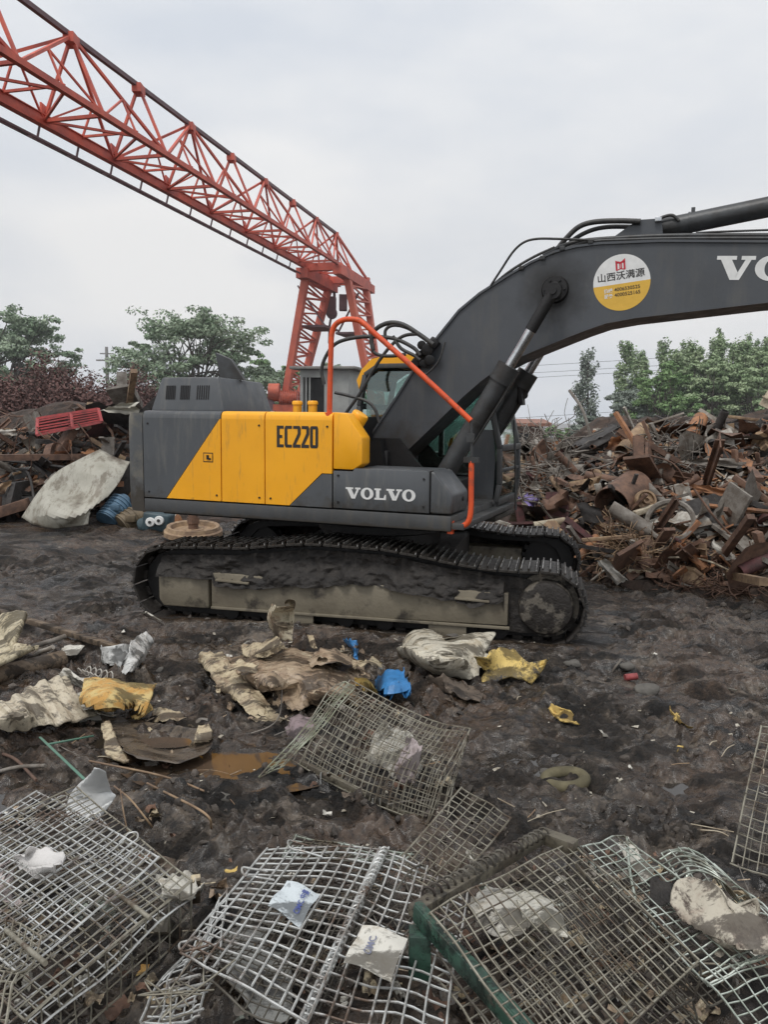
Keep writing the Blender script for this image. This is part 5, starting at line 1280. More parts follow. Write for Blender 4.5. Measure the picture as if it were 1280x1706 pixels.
sh_([[(627,1140,.05),(645,1136,.08),(660,1145,.04)],[(628,1150,.04),(648,1151,.07),(670,1157,.02)],[(636,1159,.02),(650,1161,.03),(664,1160,.01)]],BLUE,'blue_scrap','crumpled blue plastic next to the wire cage corner','plastic piece',amp=.06,freq=14,seed=3,rag=.12)
sh_([[(590,1130,.10),(608,1128,.12),(625,1140,.08)],[(592,1145,.08),(608,1148,.10),(630,1158,.03)]],FOAM,'foam_chunk','yellow foam chunk beside the crumpled blue plastic','foam',amp=.06,freq=12,rag=.1)
sh_([[(478,1215,.02),(495,1195,.08),(520,1192,.10)],[(470,1235,.02),(500,1225,.08),(525,1215,.08)]],sheetmat('dull_mauve',(.26,.20,.21),(.18,.14,.14),(.08,.06,.05)),'crumpled_wrap','dull mauve wrap under the left corner of the bent cage','plastic wrap',amp=.05,freq=10,rag=.08)
# white crumpled tube and yellow foam board
sh_([[(668,1062,.10),(690,1046,.22),(722,1046,.22),(735,1062,.20),(742,1070,.20)],
     [(668,1076,.10),(695,1068,.30),(728,1072,.28),(765,1074,.26),(820,1055,.16)],
     [(685,1092,.06),(715,1095,.20),(755,1092,.26),(790,1085,.22),(818,1070,.16)],
     [(705,1104,.02),(735,1114,.05),(765,1122,.06),(798,1132,.06),(806,1100,.10)]],sheetmat('dirty_white_shell',(.60,.56,.46),(.42,.36,.26),(.09,.065,.05),.5,4,(.45,.65),(.60,.70)),'crumpled_shell','crumpled dirty white shell lying before the right end of the track','metal shell',amp=.05,freq=5,seed=12,rag=.03,th=.01)
sh_([[(800,1098,.16),(812,1088,.18),(855,1098,.14),(904,1106,.12)],[(800,1115,.08),(830,1115,.12),(868,1118,.10),(903,1122,.05)],[(806,1140,.02),(828,1136,.03),(858,1134,.02),(884,1142,.01)]],sheetmat('yellow_black_board',(.66,.48,.15),(.58,.42,.14),(.035,.035,.04),.8,6,(.4,.6),(.50,.56),3.2),'foam_board','yellow foam board with a black patch beside the white shell','foam board',amp=.05,freq=8,seed=13,rag=.06,th=.02)
sh_([[(708,1130,.05),(740,1122,.09),(775,1135,.10),(808,1150,.05)],[(718,1152,.03),(750,1155,.06),(780,1160,.07),(806,1166,.02)]],BRN,'muddy_rag','muddy brown rag below the white shell','rag',amp=.08,freq=8,seed=14,rag=.1)
sh_([[(735,1160,.02),(760,1165,.05)],[(748,1172,.01),(778,1185,.02)]],BRN,'muddy_rag','small brown scrap of cloth below the muddy rag','rag',amp=.04,freq=9,rag=.1)
# left group
def log(p,q,r,mat,name,label,cat,n=12):
    a,b=G(*p),G(*q);c=(a+b)/2;m=MB();pts=[a-c,(a-c)*.4+Vector((0,0,.01)),(b-c)*.45,b-c];m.tube(pts,r,n);o=m.build(name,mat,None,smooth=50);o.location=c;return tag(o,label,cat)
WOOD=sheetmat('weathered_timber',(.17,.125,.085),(.11,.08,.055),(.06,.045,.035),.8,7)
def plank(p,q,w,h,mat,name,label,cat):
    a,b=G(*p),G(*q);c=(a+b)/2;m=MB();m.bar(a-c,b-c,w,h);o=m.build(name,mat,None,bevel=.004);o.location=c;return tag(o,label,cat)
plank((-30,1010,.10),(196,1080,.04),.06,.05,WOOD,'wooden_beam','long muddy wooden beam sloping in from the left edge','beam')
log((-60,1142,.07),(104,1098,.07),.075,WOOD,'wooden_log','thick brown log below the pale foam block','log')
sh_([[(-40,1040,.24),(5,1030,.28),(38,1048,.25)],[(-40,1075,.22),(10,1070,.26),(48,1085,.20)],[(-40,1125,.10),(15,1118,.13),(60,1105,.12)]],sheetmat('cream_foam',(.50,.44,.31),(.38,.32,.21),(.15,.11,.07),.9),'foam_block','pale cream foam block at the left edge','foam block',amp=.04,freq=6,seed=15,rag=.05,th=.04)
sh_([[(-60,1172,.14),(0,1166,.18),(55,1138,.22),(112,1118,.22)],[(-60,1195,.14),(20,1185,.18),(75,1165,.20),(130,1150,.20)],[(-60,1215,.08),(30,1214,.10),(95,1206,.12),(168,1188,.08)]],sheetmat('corrugated_cream',(.52,.46,.35),(.40,.33,.24),(.17,.125,.085),.6,5,(.45,.65),(.6,.72)),'corrugated_panel','cream corrugated panel with ribs at the left','corrugated panel',amp=.03,freq=4,seed=16,corr=(7,.02,'u'),rag=.03,th=.01)
sh_([[(110,1125,.22),(128,1118,.24),(145,1140,.22)],[(128,1150,.18),(140,1150,.22),(160,1165,.18)],[(140,1175,.12),(150,1185,.12),(165,1190,.08)]],WHT,'torn_wrap','torn pale wrap over the end of the corrugated panel','plastic wrap',amp=.05,freq=9,seed=17,rag=.06)
sh_([[(140,1150,.16),(180,1155,.17),(212,1165,.14),(252,1168,.10)],[(142,1168,.16),(180,1172,.19),(215,1180,.15),(248,1182,.08)],[(152,1190,.05),(185,1190,.08),(215,1186,.05),(240,1194,.02)]],FOAMO,'foam_strip','orange and yellow foam strip beside the corrugated panel','foam strip',amp=.05,freq=9,seed=18,rag=.05,th=.02)
sh_([[(242,1180,.06),(270,1178,.10),(300,1188,.05)],[(240,1202,.03),(272,1205,.05),(310,1205,.02)]],PEEL,'foam_chunk','flat muddy foam chunk right of the orange foam strip','foam',amp=.04,freq=9,seed=19,rag=.08)
sh_([[(165,1192,.06),(220,1196,.06),(280,1205,.06),(340,1212,.12)],[(180,1225,.05),(225,1232,.025),(285,1236,.025),(355,1228,.13)],[(208,1262,.08),(250,1270,.07),(300,1268,.08),(350,1248,.10)]],sheetmat('muddy_tray',(.12,.095,.07),(.085,.065,.048),(.28,.23,.16),.35,5,(.4,.6),(.62,.7)),'dented_tray','shallow muddy tray holding brown water at the puddle','tray',amp=.02,freq=6,seed=20,rag=.03)
sh_([[(168,1206,.12),(182,1204,.14)],[(172,1232,.08),(194,1232,.10)],[(176,1260,.04),(215,1272,.04)]],PEEL,'foam_strip','upright pale foam strip at the left rim of the tray','foam strip',amp=.03,freq=9,seed=22,rag=.06,th=.02)
sh_([[(332,1212,.12),(350,1210,.14)],[(326,1230,.10),(355,1228,.12)],[(310,1250,.04),(350,1244,.06)]],PEEL,'foam_chunk','curled pale rim at the right end of the tray','foam',amp=.04,freq=10,seed=23,rag=.06,th=.015)
sh_([[(215,1070,.20),(235,1060,.24),(254,1062,.20)],[(210,1090,.16),(232,1090,.20),(250,1082,.14)],[(190,1115,.06),(212,1120,.06),(228,1108,.08)]],WPLA,'plastic_wrap','crumpled whitish plastic sheet sticking up in the left group','plastic wrap',amp=.06,freq=10,seed=24,rag=.06)
sh_([[(175,1080,.14),(192,1074,.18),(206,1078,.16)],[(172,1100,.10),(192,1104,.14),(200,1098,.12)],[(182,1122,.03),(196,1128,.03),(205,1118,.03)]],WPLA,'plastic_wrap','smaller crumpled plastic beside the raised whitish sheet','plastic wrap',amp=.07,freq=12,seed=25,rag=.1)
sh_([[(105,1076,.10),(140,1074,.11)],[(98,1086,.08),(128,1090,.08)]],WHT,'card_piece','flat pale card piece near the wooden beam','card',amp=.01,freq=6,rag=.05)
log((42,1084,.08),(108,1060,.12),.022,RM['dull grey'],'metal_tube','grey tube with pale end under the wooden beam','tube')
log((58,1092,.10),(88,1078,.12),.02,RM['pale grey'],'metal_tube','short pale tube beside the log','tube')
# white bag
sh_([[(148,1285,.36),(160,1278,.38),(175,1284,.36)],[(118,1318,.24),(150,1312,.34),(186,1315,.24)],[(108,1335,.18),(150,1340,.26),(192,1328,.20)],[(112,1352,.14),(145,1362,.16),(164,1364,.12)]],plain('thin_white_film',(.66,.67,.66),.35,0,.2,5,.3,14),'white_bag','crumpled white plastic bag hanging over the left cage corner','bag',amp=.035,freq=4,seed=26,rag=.03,th=.003)
GRN=plain('green_strap',(.10,.22,.16),.5);plank((66,1228,.10),(140,1298,.22),.016,.006,GRN,'green_strap','thin green strap leaning to the white bag','strap')
plank((80,1240,.05),(155,1226,.06),.02,.01,GRN,'broken_strap','short dark green slat under the corrugated panel','slat')
def wire(pts,r,mat,label,name='loose_wire',cat='wire',n=5):
    P=[G(*p) for p in pts];c=P[0];m=MB();m.tube(smoothpts([p-c for p in P],n),r,6);o=m.build(name,mat,None,smooth=70);o.location=c;return tag(o,label,cat)
ROOT=RM['ochre']
wire([(130,1264,.04),(190,1276,.08),(250,1288,.10),(300,1302,.07),(340,1318,.03)],.006,ROOT,'long brown rod curving right of the white bag')
wire([(245,1305,.03),(285,1325,.07),(325,1345,.10),(348,1362,.08),(352,1380,.01)],.006,ROOT,'brown rod arching over the mud right of the bag')
wire([(190,1310,.05),(215,1330,.12),(240,1360,.10),(262,1390,.02)],.005,ROOT,'bent thin rod close to the left cage')
wire([(200,1315,.08),(205,1350,.05),(212,1385,.02)],.004,ROOT,'short upright rod beside the left cage')
wire([(-20,1290,.05),(30,1278,.04),(75,1276,.03)],.012,RM['dull grey'],'grey rod at the left edge below the corrugated panel')
wire([(-30,1250,.05),(20,1262,.05),(60,1300,.04)],.010,RM['rust brown'],'brown rod at the left edge above the cage')
wire([(418,1222,.03),(450,1210,.05),(466,1190,.08),(470,1150,.10)],.005,RM['dull grey'],'thin grey wire rising to the crushed panel')
for k in range(5):
    c=G(140+k*8,1118+k*3,.12);m=MB();m.tube([Vector((.05*math.cos(a),.035*math.sin(a),.03*math.sin(a*2)))*(1+.1*k) for a in [2*PI*i/16 for i in range(16)]],.005,5,closed=True);o=m.build('wire_coil',RM['pale grey'],None,smooth=70);o.location=c
    tag(o,'grey wire coil loop beside the crumpled plastic','wire coil','grey wire coil loops in the left group')
# ring, small bits
c=G(942,1302,.0);m=MB();m.tube([Vector((.115*math.cos(a),.085*math.sin(a),.012+.012*math.sin(a+1))) for a in [2*PI*i/30 for i in range(31)]][:30],.036,12,closed=True);o=m.build('rubber_ring',plain('mossy_rubber',(.15,.13,.075),.85,0,.5,9),None,smooth=60);o.location=c;tag(o,'mud-covered greenish ring half sunk in the mud','rubber ring')
sh_([[(915,1170,.05),(935,1178,.07),(958,1188,.05)],[(916,1178,.03),(932,1190,.04),(955,1198,.02)],[(920,1182,.01),(940,1196,.01),(968,1202,.01)]],FOAM,'foam_strip','thin yellow foam strip on the open mud at the right','foam strip',amp=.02,freq=12,rag=.05,th=.01)
sh_([[(1122,1186,.04),(1134,1190,.06)],[(1120,1202,.02),(1144,1206,.02)]],FOAM,'foam_chunk','small yellow foam crumb at the far right mud','foam',amp=.04,freq=14,rag=.15)
sh_([[(1128,1242,.01),(1142,1242,.02)],[(1130,1246,.01),(1144,1246,.01)]],FOAM,'foam_chunk','tiny yellow flake below the foam crumb','foam',amp=.01,rag=.1)
sh_([[(998,1214,.02),(1006,1218,.03)],[(1003,1226,.01),(1012,1228,.01)]],WHT,'paper_scrap','small pale paper scrap on the open mud','paper',amp=.02,rag=.1)
RK=plain('grey_stone',(.14,.13,.115),.85,0,.5,8,.5,20)
for px,py,r,lb in ((1078,1152,.10,'flat grey stone on the right mud'),(1045,1112,.07,'long muddy stone before the right heap'),(262,1118,.09,'rounded muddy stone left of the crushed panel'),(1245,1128,.05,'small grey stone at the right edge of the mud'),(955,1108,.07,'pale lump of stone beside the track end'),(755,1062,.075,'round dark stone behind the white shell'),(372,1330,.05,'small tan stone near the arching rod'),(912,1290,.05,'stone beside the sunken ring')):
    c=G(px,py,.0);m=MB();blob(m,(0,0,0),r,seed=px,sub=2);o=m.build('stone',RK,None,smooth=60);o.location=c+Vector((0,0,r*.15));o.scale=(1.2,1,.5);tag(o,lb,'stone')
c=G(1052,1135,.0);m=MB();m.cyl((-.05,0,.03),(.05,.01,.04),.028,14);o=m.build('crushed_can',plain('faded_red_can',(.35,.07,.07),.5,0,.5,20),None,smooth=30);o.location=c;tag(o,'small crushed red can beside the flat stone','can')
plank((1192,1142,.02),(1228,1150,.03),.02,.012,WHT,'pale_stick','pale short stick at the far right of the mud','stick')
plank((1018,1122,.02),(1036,1098,.03),.03,.012,RM['dull grey'],'flat_stick','grey flat stick standing off the right mud','stick')
plank((225,1026,.02),(245,1020,.05),.014,.01,WHT,'broken_lath','left arm of the bent white lath','lath')
plank((242,1019,.05),(268,1034,.02),.018,.01,WHT,'broken_lath','right arm of the bent white lath','lath')
for px,py,lb,mt in ((238,1622,'small orange-brown paper scrap between the two left cages',FOAMO),(386,1455,'pale yellow crumb between the cages',FOAM),(205,1055,'little white rag at the top left mud',WHT),(545,1358,'white flake under the bent cage',WHT),(1090,1092,'pale chip on the right mud',WHT),(1050,1282,'bright chip near the right edge mud',WHT),(470,1660,'white flake beside the bottom cage',WHT)):
    c=G(px,py,.01);m=MB();crump(m,Vector((0,0,.01)),basis(rnd(0,6),.2,.2),.05,.035,.3,4,.3);o=m.build('litter_scrap',mt,None);o.location=c;tag(o,lb,'litter')
# short twigs lying about
for i in range(60):
    px,py=rnd(0,1280),rnd(1040,1690);c=G(px,py,.012);a=rnd(0,PI);L_=rnd(.04,.16);m=MB();m.tube(smoothpts([Vector((-math.cos(a),-math.sin(a),0))*L_,Vector((rnd(-.02,.02),rnd(-.02,.02),.01)),Vector((math.cos(a),math.sin(a),rnd(0,.1)))*L_],3),rnd(.0015,.004),5)
    o=m.build('twig',[ROOT,RM['dull grey'],RM['cream']][i%3],None,smooth=60);o.location=c;tag(o,'thin broken twig or wire end lying on the mud','twig','thin broken twigs and wire ends on the mud')
# ---------------------------------------------------------------- wire mesh cages
def wiremat(name,c,c2,c3,rough=.4,metal=.55):
    t=NT(name);col=t.mix(t.ramp(t.noise(9,7,.7),.44,.56),c,c2);col=t.mix(t.ramp(t.noise(4,7,.7),.52,.62),col,c3)
    return t.fin(col,rough,metal,t.bump(t.noise(90,4),.3,.003))
GALV=wiremat('galvanised_wire',(.68,.69,.67),(.46,.46,.44),(.18,.13,.10))
GALVG=wiremat('greenish_galvanised_wire',(.58,.62,.56),(.36,.40,.34),(.12,.10,.07))
TARN=wiremat('tarnished_wire',(.34,.32,.26),(.22,.20,.155),(.12,.085,.06),.5,.45)
DKW=wiremat('dark_mud_caked_wire',(.13,.12,.10),(.08,.07,.055),(.045,.035,.03),.65,.3)
GST=sheetmat('dark_green_steel',(.035,.085,.06),(.028,.055,.042),(.08,.07,.055),.5)
MST=sheetmat('muddy_steel_channel',(.13,.115,.085),(.085,.072,.055),(.05,.042,.034),.6)
def bil(C,u,v): return C[0].lerp(C[1],u).lerp(C[3].lerp(C[2],u),v)
def mesh_panel(org,par,C,mat,name='mesh_panel',bow=(0,0),r=.0027,pitch=.05,jit=.006,rim=.0040,wave=.012,loops=0,seed=0,nmul=1.,curve=None,over=.0):
    random.seed(seed*13+5)
    C=[Vector(c) for c in C];lu=((C[1]-C[0]).length+(C[2]-C[3]).length)/2;lv=((C[3]-C[0]).length+(C[2]-C[1]).length)/2
    nu=max(2,int(round(lu/pitch*nmul)));nv=max(2,int(round(lv/pitch*nmul)))
    nn=(C[1]-C[0]).cross(C[3]-C[0]).normalized()
    if nn.z<0:nn=-nn
    sd=Vector((seed*3.1,seed,0))
    def S(u,v,off=0.):
        p=bil(C,u,v);b=bow[0]*4*u*(1-u)+bow[1]*4*v*(1-v)
        if curve: b+=curve(u,v)
        b+=wave*mnoise.noise(Vector((u*2.6,v*2.6,0))+sd)*2
        return p+nn*(b+off)-org
    m=MB()
    for i in range(nu+1):
        u=i/nu;du=rnd(-1,1)*jit/lu;k=8;o0,o1=-over*rnd(0,1),1+over*rnd(0,1);ph=rnd(-1,1)
        pts=[S(min(1.05,max(-.05,u+du+.5*jit/lu*math.sin(ph+7*t))),o0+(o1-o0)*t,r) for t in [j/k for j in range(k+1)]]
        m.tube(pts,r if 0<i<nu else rim,5)
    for i in range(nv+1):
        v=i/nv;dv=rnd(-1,1)*jit/lv;k=8;ph=rnd(-1,1)
        pts=[S(t,min(1.05,max(-.05,v+dv+.5*jit/lv*math.sin(ph+6*t))),-r) for t in [j/k for j in range(k+1)]]
        m.tube(pts,r if 0<i<nv else rim,5)
    p=m.build(name,mat,par,smooth=70)
    for i in range(loops):
        u=(i+.7)/(loops+.4);m=MB();a=S(u-.03,0);b=S(u+.03,0);d=(S(u,0)-S(u,.06)).normalized()*.045
        m.tube(smoothpts([S(u-.03,.05),a,a+d*.7,(a+b)/2+d*1.2,b+d*.7,b,S(u+.03,.05)],3),r*1.2,6);m.build('hinge_loop',mat,p,smooth=70)
    return p,S
def spiral(org,par,a,b,r,mat,turns,wr=.004):
    a=Vector(a)-org;b=Vector(b)-org;t=(b-a).normalized();u=t.cross(Vector((0,0,1))).normalized();v=t.cross(u);n_=turns*8
    m=MB();m.tube([a.lerp(b,i/n_)+(u*math.cos(i*PI/4)+v*math.sin(i*PI/4))*r for i in range(n_+1)],wr,5);return m.build('spiral_hinge',mat,par,smooth=70)
def cage(px,py,label):
    c=G(px,py,0.);return empty('wire_cage',c,0,label,'wire cage'),c
# 1 : folded stack at the lower left
o,c=cage(60,1560,'folded stack of grey wire mesh lying at the lower left corner')
T_=[G(126,1312,.30),G(318,1466,.32),G(40,1700,.34),G(-230,1470,.30)]
mesh_panel(c,o,[G(62,1318,.36),G(264,1428,.37),G(30,1625,.40),G(-190,1470,.38)],GALV,bow=(.01,.0),seed=1,wave=.01,loops=3)
mesh_panel(c,o,T_,TARN,seed=2,wave=.012)
dn=Vector((0,0,-.05));mesh_panel(c,o,[p+dn*1.2+Vector((.01,-.01,0)) for p in T_],GALV,seed=3,wave=.016)
mesh_panel(c,o,[p+dn*2.8+Vector((-.02,.02,0)) for p in T_],DKW,seed=4,wave=.02)
mesh_panel(c,o,[T_[1],T_[2],T_[2]+dn*4,T_[1]+dn*4],TARN,seed=5,wave=.004,pitch=.06,name='side_mesh')
m=MB()
for a,b in ((G(180,1478,.37),G(250,1530,.34)),(G(10,1550,.40),G(75,1605,.40))):
    m.tube([a-c,b-c],.008,10)
m.build('lock_tube',TARN,o,smooth=50)
m=MB();m.bar(G(268,1540,.2)-c,G(292,1560,.05)-c,.05,.05);m.build('corner_foot',MST,o,bevel=.004)
sp,_=mesh_panel(c,o,[G(-60,1500,.36),G(70,1560,.40),G(0,1740,.42),G(-190,1660,.38)],TARN,seed=6,wave=.03,jit=.015,name='torn_mesh')
sh_([[(42,1420,.42),(75,1412,.45),(112,1414,.44)],[(20,1432,.42),(60,1440,.44),(98,1436,.43)],[(35,1452,.41),(62,1458,.41),(85,1445,.42)]],plain('tissue_white',(.62,.60,.58),.8,0,.15,5,.5,18),'paper_rag','torn white paper rag lying on the lower left cage','paper',amp=.03,freq=9,seed=30,rag=.12,th=.002)
sh_([[(-20,1432,.42),(8,1440,.43)],[(-30,1462,.41),(20,1458,.42)],[(-25,1476,.41),(40,1474,.41)]],plain('tissue_pink',(.56,.48,.46),.8,0,.15,5,.5,18),'paper_rag','pinkish paper rag at the left edge on the cage','paper',amp=.03,freq=9,seed=31,rag=.12,th=.002)
sh_([[(255,1462,.33),(290,1452,.35),(322,1440,.35)],[(270,1486,.32),(298,1478,.34),(340,1452,.33)]],WHT,'paper_rag','soiled white rag caught in the right corner of the left cage','paper',amp=.05,freq=12,seed=32,rag=.12,th=.002)
plank((326,1462,.30),(326,1500,.14),.035,.03,PEEL,'wooden_stub','small wooden stub at the corner of the left cage','wood')
# 2 : bent cage in the middle
o,c=cage(620,1300,'bowed wire mesh cage standing bent in the middle of the mud')
C2=[G(575,1136,.42),G(780,1224,.40),G(712,1372,.06),G(480,1262,.10)]
cv=lambda u,v:-.09*math.sin(PI*u)*1.0+.05*math.sin(PI*v)
_,S2=mesh_panel(c,o,C2,TARN,curve=cv,seed=7,wave=.02,loops=0,pitch=.047)
back=[p+Vector((.03,.10,-.02)) for p in C2];back[2]=G(735,1368,.0);back[3]=G(500,1290,-.03)
mesh_panel(c,o,back,TARN,curve=cv,seed=8,wave=.02,pitch=.05,name='rear_mesh')
mesh_panel(c,o,[G(575,1136,.42),G(592,1146,.40),G(486,1268,.08),G(432,1298,.02)],wiremat('pale_green_wire',(.40,.42,.33),(.28,.29,.2),(.15,.12,.09)),seed=9,wave=.01,name='side_flap',pitch=.035)
mesh_panel(c,o,[C2[1],G(778,1236,.30),G(742,1378,-.02),C2[2]],TARN,seed=10,name='side_mesh',wave=.008)
m=MB()
for u in (.25,.62):
    p=S2(u,1.0);m=MB();m.tube(smoothpts([p+Vector((-.02,0,.04)),p+Vector((-.02,-.01,-.03)),p+Vector((0,-.015,-.055)),p+Vector((.02,-.01,-.03)),p+Vector((.02,0,.04))],3),.004,6);m.build('hinge_loop',GALV,o,smooth=70)
m=MB();m.bar(G(500,1270,.02)-c,G(720,1380,-.02)-c,.03,.04);m.build('base_rail',MST,o,bevel=.004)
def inside(C,u0,u1,v0,v1,off,fn=None):
    return [[(bil(C,u,v)+Vector((0,.0,0))+off) for u in (u0,(u0+u1)/2,u1)] for v in (v0,(v0+v1)/2,v1)]
o2=sheet(inside(C2,.38,.72,.16,.62,Vector((0,.09,-.07))),WHT,'soiled_sheet','soiled white sheet trapped inside the bowed cage','plastic sheet',amp=.05,freq=7,seed=33,rag=.1,th=.003)
sheet(inside(C2,.66,.86,.25,.72,Vector((0,.07,-.05))),sheetmat('soiled_mauve',(.42,.36,.36),(.28,.23,.22),(.12,.09,.08)),'soiled_sheet','mauve stained sheet at the right inside the bowed cage','plastic sheet',amp=.05,freq=7,seed=34,rag=.1,th=.003)
# 3 : small loose panel
o,c=cage(770,1420,'small loose wire panel propped between the bowed cage and the lower cages')
mesh_panel(c,o,[G(770,1312,.22),G(852,1362,.20),G(740,1500,.25),G(660,1440,.26)],TARN,seed=11,wave=.008,pitch=.058,jit=.003)
mesh_panel(c,o,[G(700,1450,.28),G(760,1500,.26),G(640,1625,.28),G(575,1560,.30)],DKW,seed=12,wave=.03,pitch=.045,name='bent_mesh')
# 4 : pale cage at bottom centre
o,c=cage(520,1560,'pale galvanised wire cage crushed flat at the bottom centre')
C4=[G(446,1414,.24),G(640,1414,.30),G(512,1700,.34),G(300,1592,.30)]
cv4=lambda u,v:.015*math.sin(PI*u)
mesh_panel(c,o,C4,GALV,curve=cv4,seed=14,wave=.009,jit=.008,pitch=.054,r=.0036)
mesh_panel(c,o,[G(318,1575,.20),G(380,1480,.20),G(345,1700,.24),G(232,1700,.26)],GALV,seed=15,wave=.02,name='side_mesh',r=.0030)
mesh_panel(c,o,[G(640,1414,.30),G(775,1480,.24),G(730,1760,.28),G(506,1712,.34)],GALV,curve=lambda u,v:.012*math.sin(PI*u),seed=16,wave=.013,jit=.012,pitch=.056,r=.0036)
mesh_panel(c,o,[G(492,1394,.20),G(700,1424,.22),G(560,1640,.14),G(350,1600,.12)],DKW,seed=17,wave=.03,name='under_mesh')
mesh_panel(c,o,[p+Vector((.02,.01,-.09)) for p in C4],DKW,seed=18,wave=.03,name='under_mesh',pitch=.04)
mesh_panel(c,o,[G(492,1392,.26),G(690,1424,.27),G(640,1440,.25),G(470,1425,.22)],GALVG,seed=19,wave=.01,name='top_rim_mesh',pitch=.04)
spiral(c,o,G(642,1412,.31),G(500,1712,.35),.014,GALV,34)
m=MB();m.tube([G(648,1412,.31)-c,G(508,1712,.36)-c],.005,8);m.tube([G(633,1412,.31)-c,G(494,1708,.36)-c],.005,8);m.build('edge_wire',GALV,o,smooth=70)
for i,(px,py,dx,dy) in enumerate(((496,1404,-14,-4),(418,1447,-13,-2),(312,1568,-12,3),(300,1632,-16,4),(290,1680,-18,6),(250,1700,-16,8))):
    a=G(px,py,.28)-c;m=MB();b=G(px+dx,py+dy,.29)-c;e=G(px+dx+4,py+dy+14,.28)-c;f=G(px+8,py+14,.27)-c;m.tube(smoothpts([a+(a-b)*2,a,b,(b+e)/2+(b-a)*.3,e,f,f+(a-b)*2.2],4),.0042,6);m.build('hinge_loop',GALV,o,smooth=70)
for i in range(9):
    a=G(rnd(250,340),rnd(1640,1700),.3)-c;m=MB();m.tube(smoothpts([a,a+Vector((rnd(-.1,.1),rnd(-.1,.1),rnd(-.02,.05))),a+Vector((rnd(-.15,.15),rnd(-.2,.2),rnd(-.05,.08)))],4),.0028,6);m.build('bent_wire_end',TARN,o,smooth=70)
def lab(C,mat,name,label,writing=None,wfn=None):
    P=[G(*p) for p in C];cc=sum(P,Vector())/4
    ob=empty(name,cc,0,label,'label');n=6;vs=[]
    for i in range(n+1):
        for j in range(n+1):
            p=bil(P,i/n,j/n)-cc;vs.append(p+Vector((0,0,.008*math.sin(i/n*5+j))))
    m=MB();m.add(vs,[(i*(n+1)+j,(i+1)*(n+1)+j,(i+1)*(n+1)+j+1,i*(n+1)+j+1) for i in range(n) for j in range(n)]);m.build('label_card',mat,ob,smooth=60)
    def at(u,v): return bil(P,u,v)-cc+Vector((0,0,.008*math.sin(u*5+v*6)+.008))
    return ob,at
CARD=sheetmat('pale_blue_card',(.55,.60,.62),(.44,.48,.50),(.30,.30,.29),.4,4,(.4,.7),(.68,.8))
NAVY=plain('navy_ink',(.045,.07,.27),.5,0,.3,30)
# writing runs from lower left to upper right of the card
P_=[(446,1509,.36),(500,1543,.36),(533,1488,.36),(478,1466,.36)]
ob,at=lab(P_,CARD,'cardboard_label','pale blue label printed CIMC in navy, on the bottom centre cage')
text('CIMC 中集',1.,lambda a,b:at(.80-b*.24,.22+.62*a),NAVY,ob,'label_writing',1.,.02)
P_=[(572,1604,.35),(652,1632,.35),(680,1560,.35),(604,1540,.35)]
ob,at=lab(P_,WHT,'cardboard_label','soiled label with faded writing under the small wire panel')
text('CIMC',1.,lambda a,b:at(.42-b*.22,.35+.4*a),plain('faded_navy',(.16,.17,.24),.6),ob,'label_writing',1.,.02)
sh_([[(365,1560,.12),(430,1540,.14),(480,1570,.15)],[(380,1610,.12),(430,1600,.15),(490,1625,.15)],[(410,1660,.12),(450,1690,.15),(490,1680,.15)]],sheetmat('grey_board',(.30,.30,.28),(.20,.19,.18),(.10,.09,.08)),'grey_board','grey board seen through the bottom centre cage','board',amp=.02,freq=5,rag=.03)
# 5 : green framed cage
o,c=cage(920,1560,'muddy wire cage with a green steel base frame at the bottom right')
C5=[G(716,1522,.40),G(952,1400,.36),G(1165,1605,.42),G(930,1800,.50)]
mesh_panel(c,o,C5,TARN,seed=20,wave=.012,jit=.004,pitch=.05,loops=0)
mesh_panel(c,o,[p+Vector((.0,.0,-.11)) for p in C5],DKW,seed=21,wave=.018,pitch=.05,name='under_mesh')
mesh_panel(c,o,[p+Vector((.02,-.02,-.20)) for p in C5],TARN,seed=22,wave=.018,pitch=.05,name='under_mesh')
mesh_panel(c,o,[C5[1],C5[2],C5[2]+Vector((0,0,-.22)),C5[1]+Vector((0,0,-.22))],DKW,seed=23,name='side_mesh')
m=MB();a=G(690,1520,.36)-c;b=G(905,1392,.33)-c;d=G(890,1745,.48)-c;m.bar(a,b,.05,.04);m.build('frame_channel',MST,o,bevel=.004)
m=MB();m.bar(a,d,.01,.06);m.bar(a+Vector((.012,.01,.03)),d+Vector((.012,.01,.03)),.028,.006);m.build('green_frame_channel',GST,o,bevel=.003)
m=MB();m.bar(a+Vector((.02,-.02,-.05)),a+Vector((.02,-.02,-.2)),.07,.07);m.build('corner_post',GST,o,bevel=.004)
spiral(c,o,G(705,1492,.40),G(908,1386,.36),.02,DKW,20,.005)
m=MB();m.bar(b,G(960,1412,.36)-c,.05,.05);m.bar(G(960,1440,.36)-c,G(1120,1640,.38)-c,.006,.02);m.build('cross_bar',MST,o,bevel=.004)
sheet([[G(770,1508,.26),G(800,1492,.27),G(850,1490,.28)],[G(800,1545,.26),G(830,1530,.28),G(880,1515,.27)],[G(845,1590,.26),G(880,1570,.26),(G(905,1550,.26))]],WHT,'crumpled_board','crumpled cream board inside the green framed cage, left piece','board',amp=.05,freq=7,seed=36,rag=.1,th=.004)
sheet([[G(855,1495,.29),G(885,1480,.31),G(918,1490,.30)],[G(870,1525,.29),G(900,1515,.32),G(935,1520,.30)],[G(880,1560,.28),G(915,1556,.29),(G(948,1560,.28))]],sheetmat('bright_board',(.64,.62,.55),(.50,.47,.38),(.25,.2,.15)),'crumpled_board','brighter crumpled cream board inside the green framed cage','board',amp=.05,freq=7,seed=37,rag=.08,th=.004)
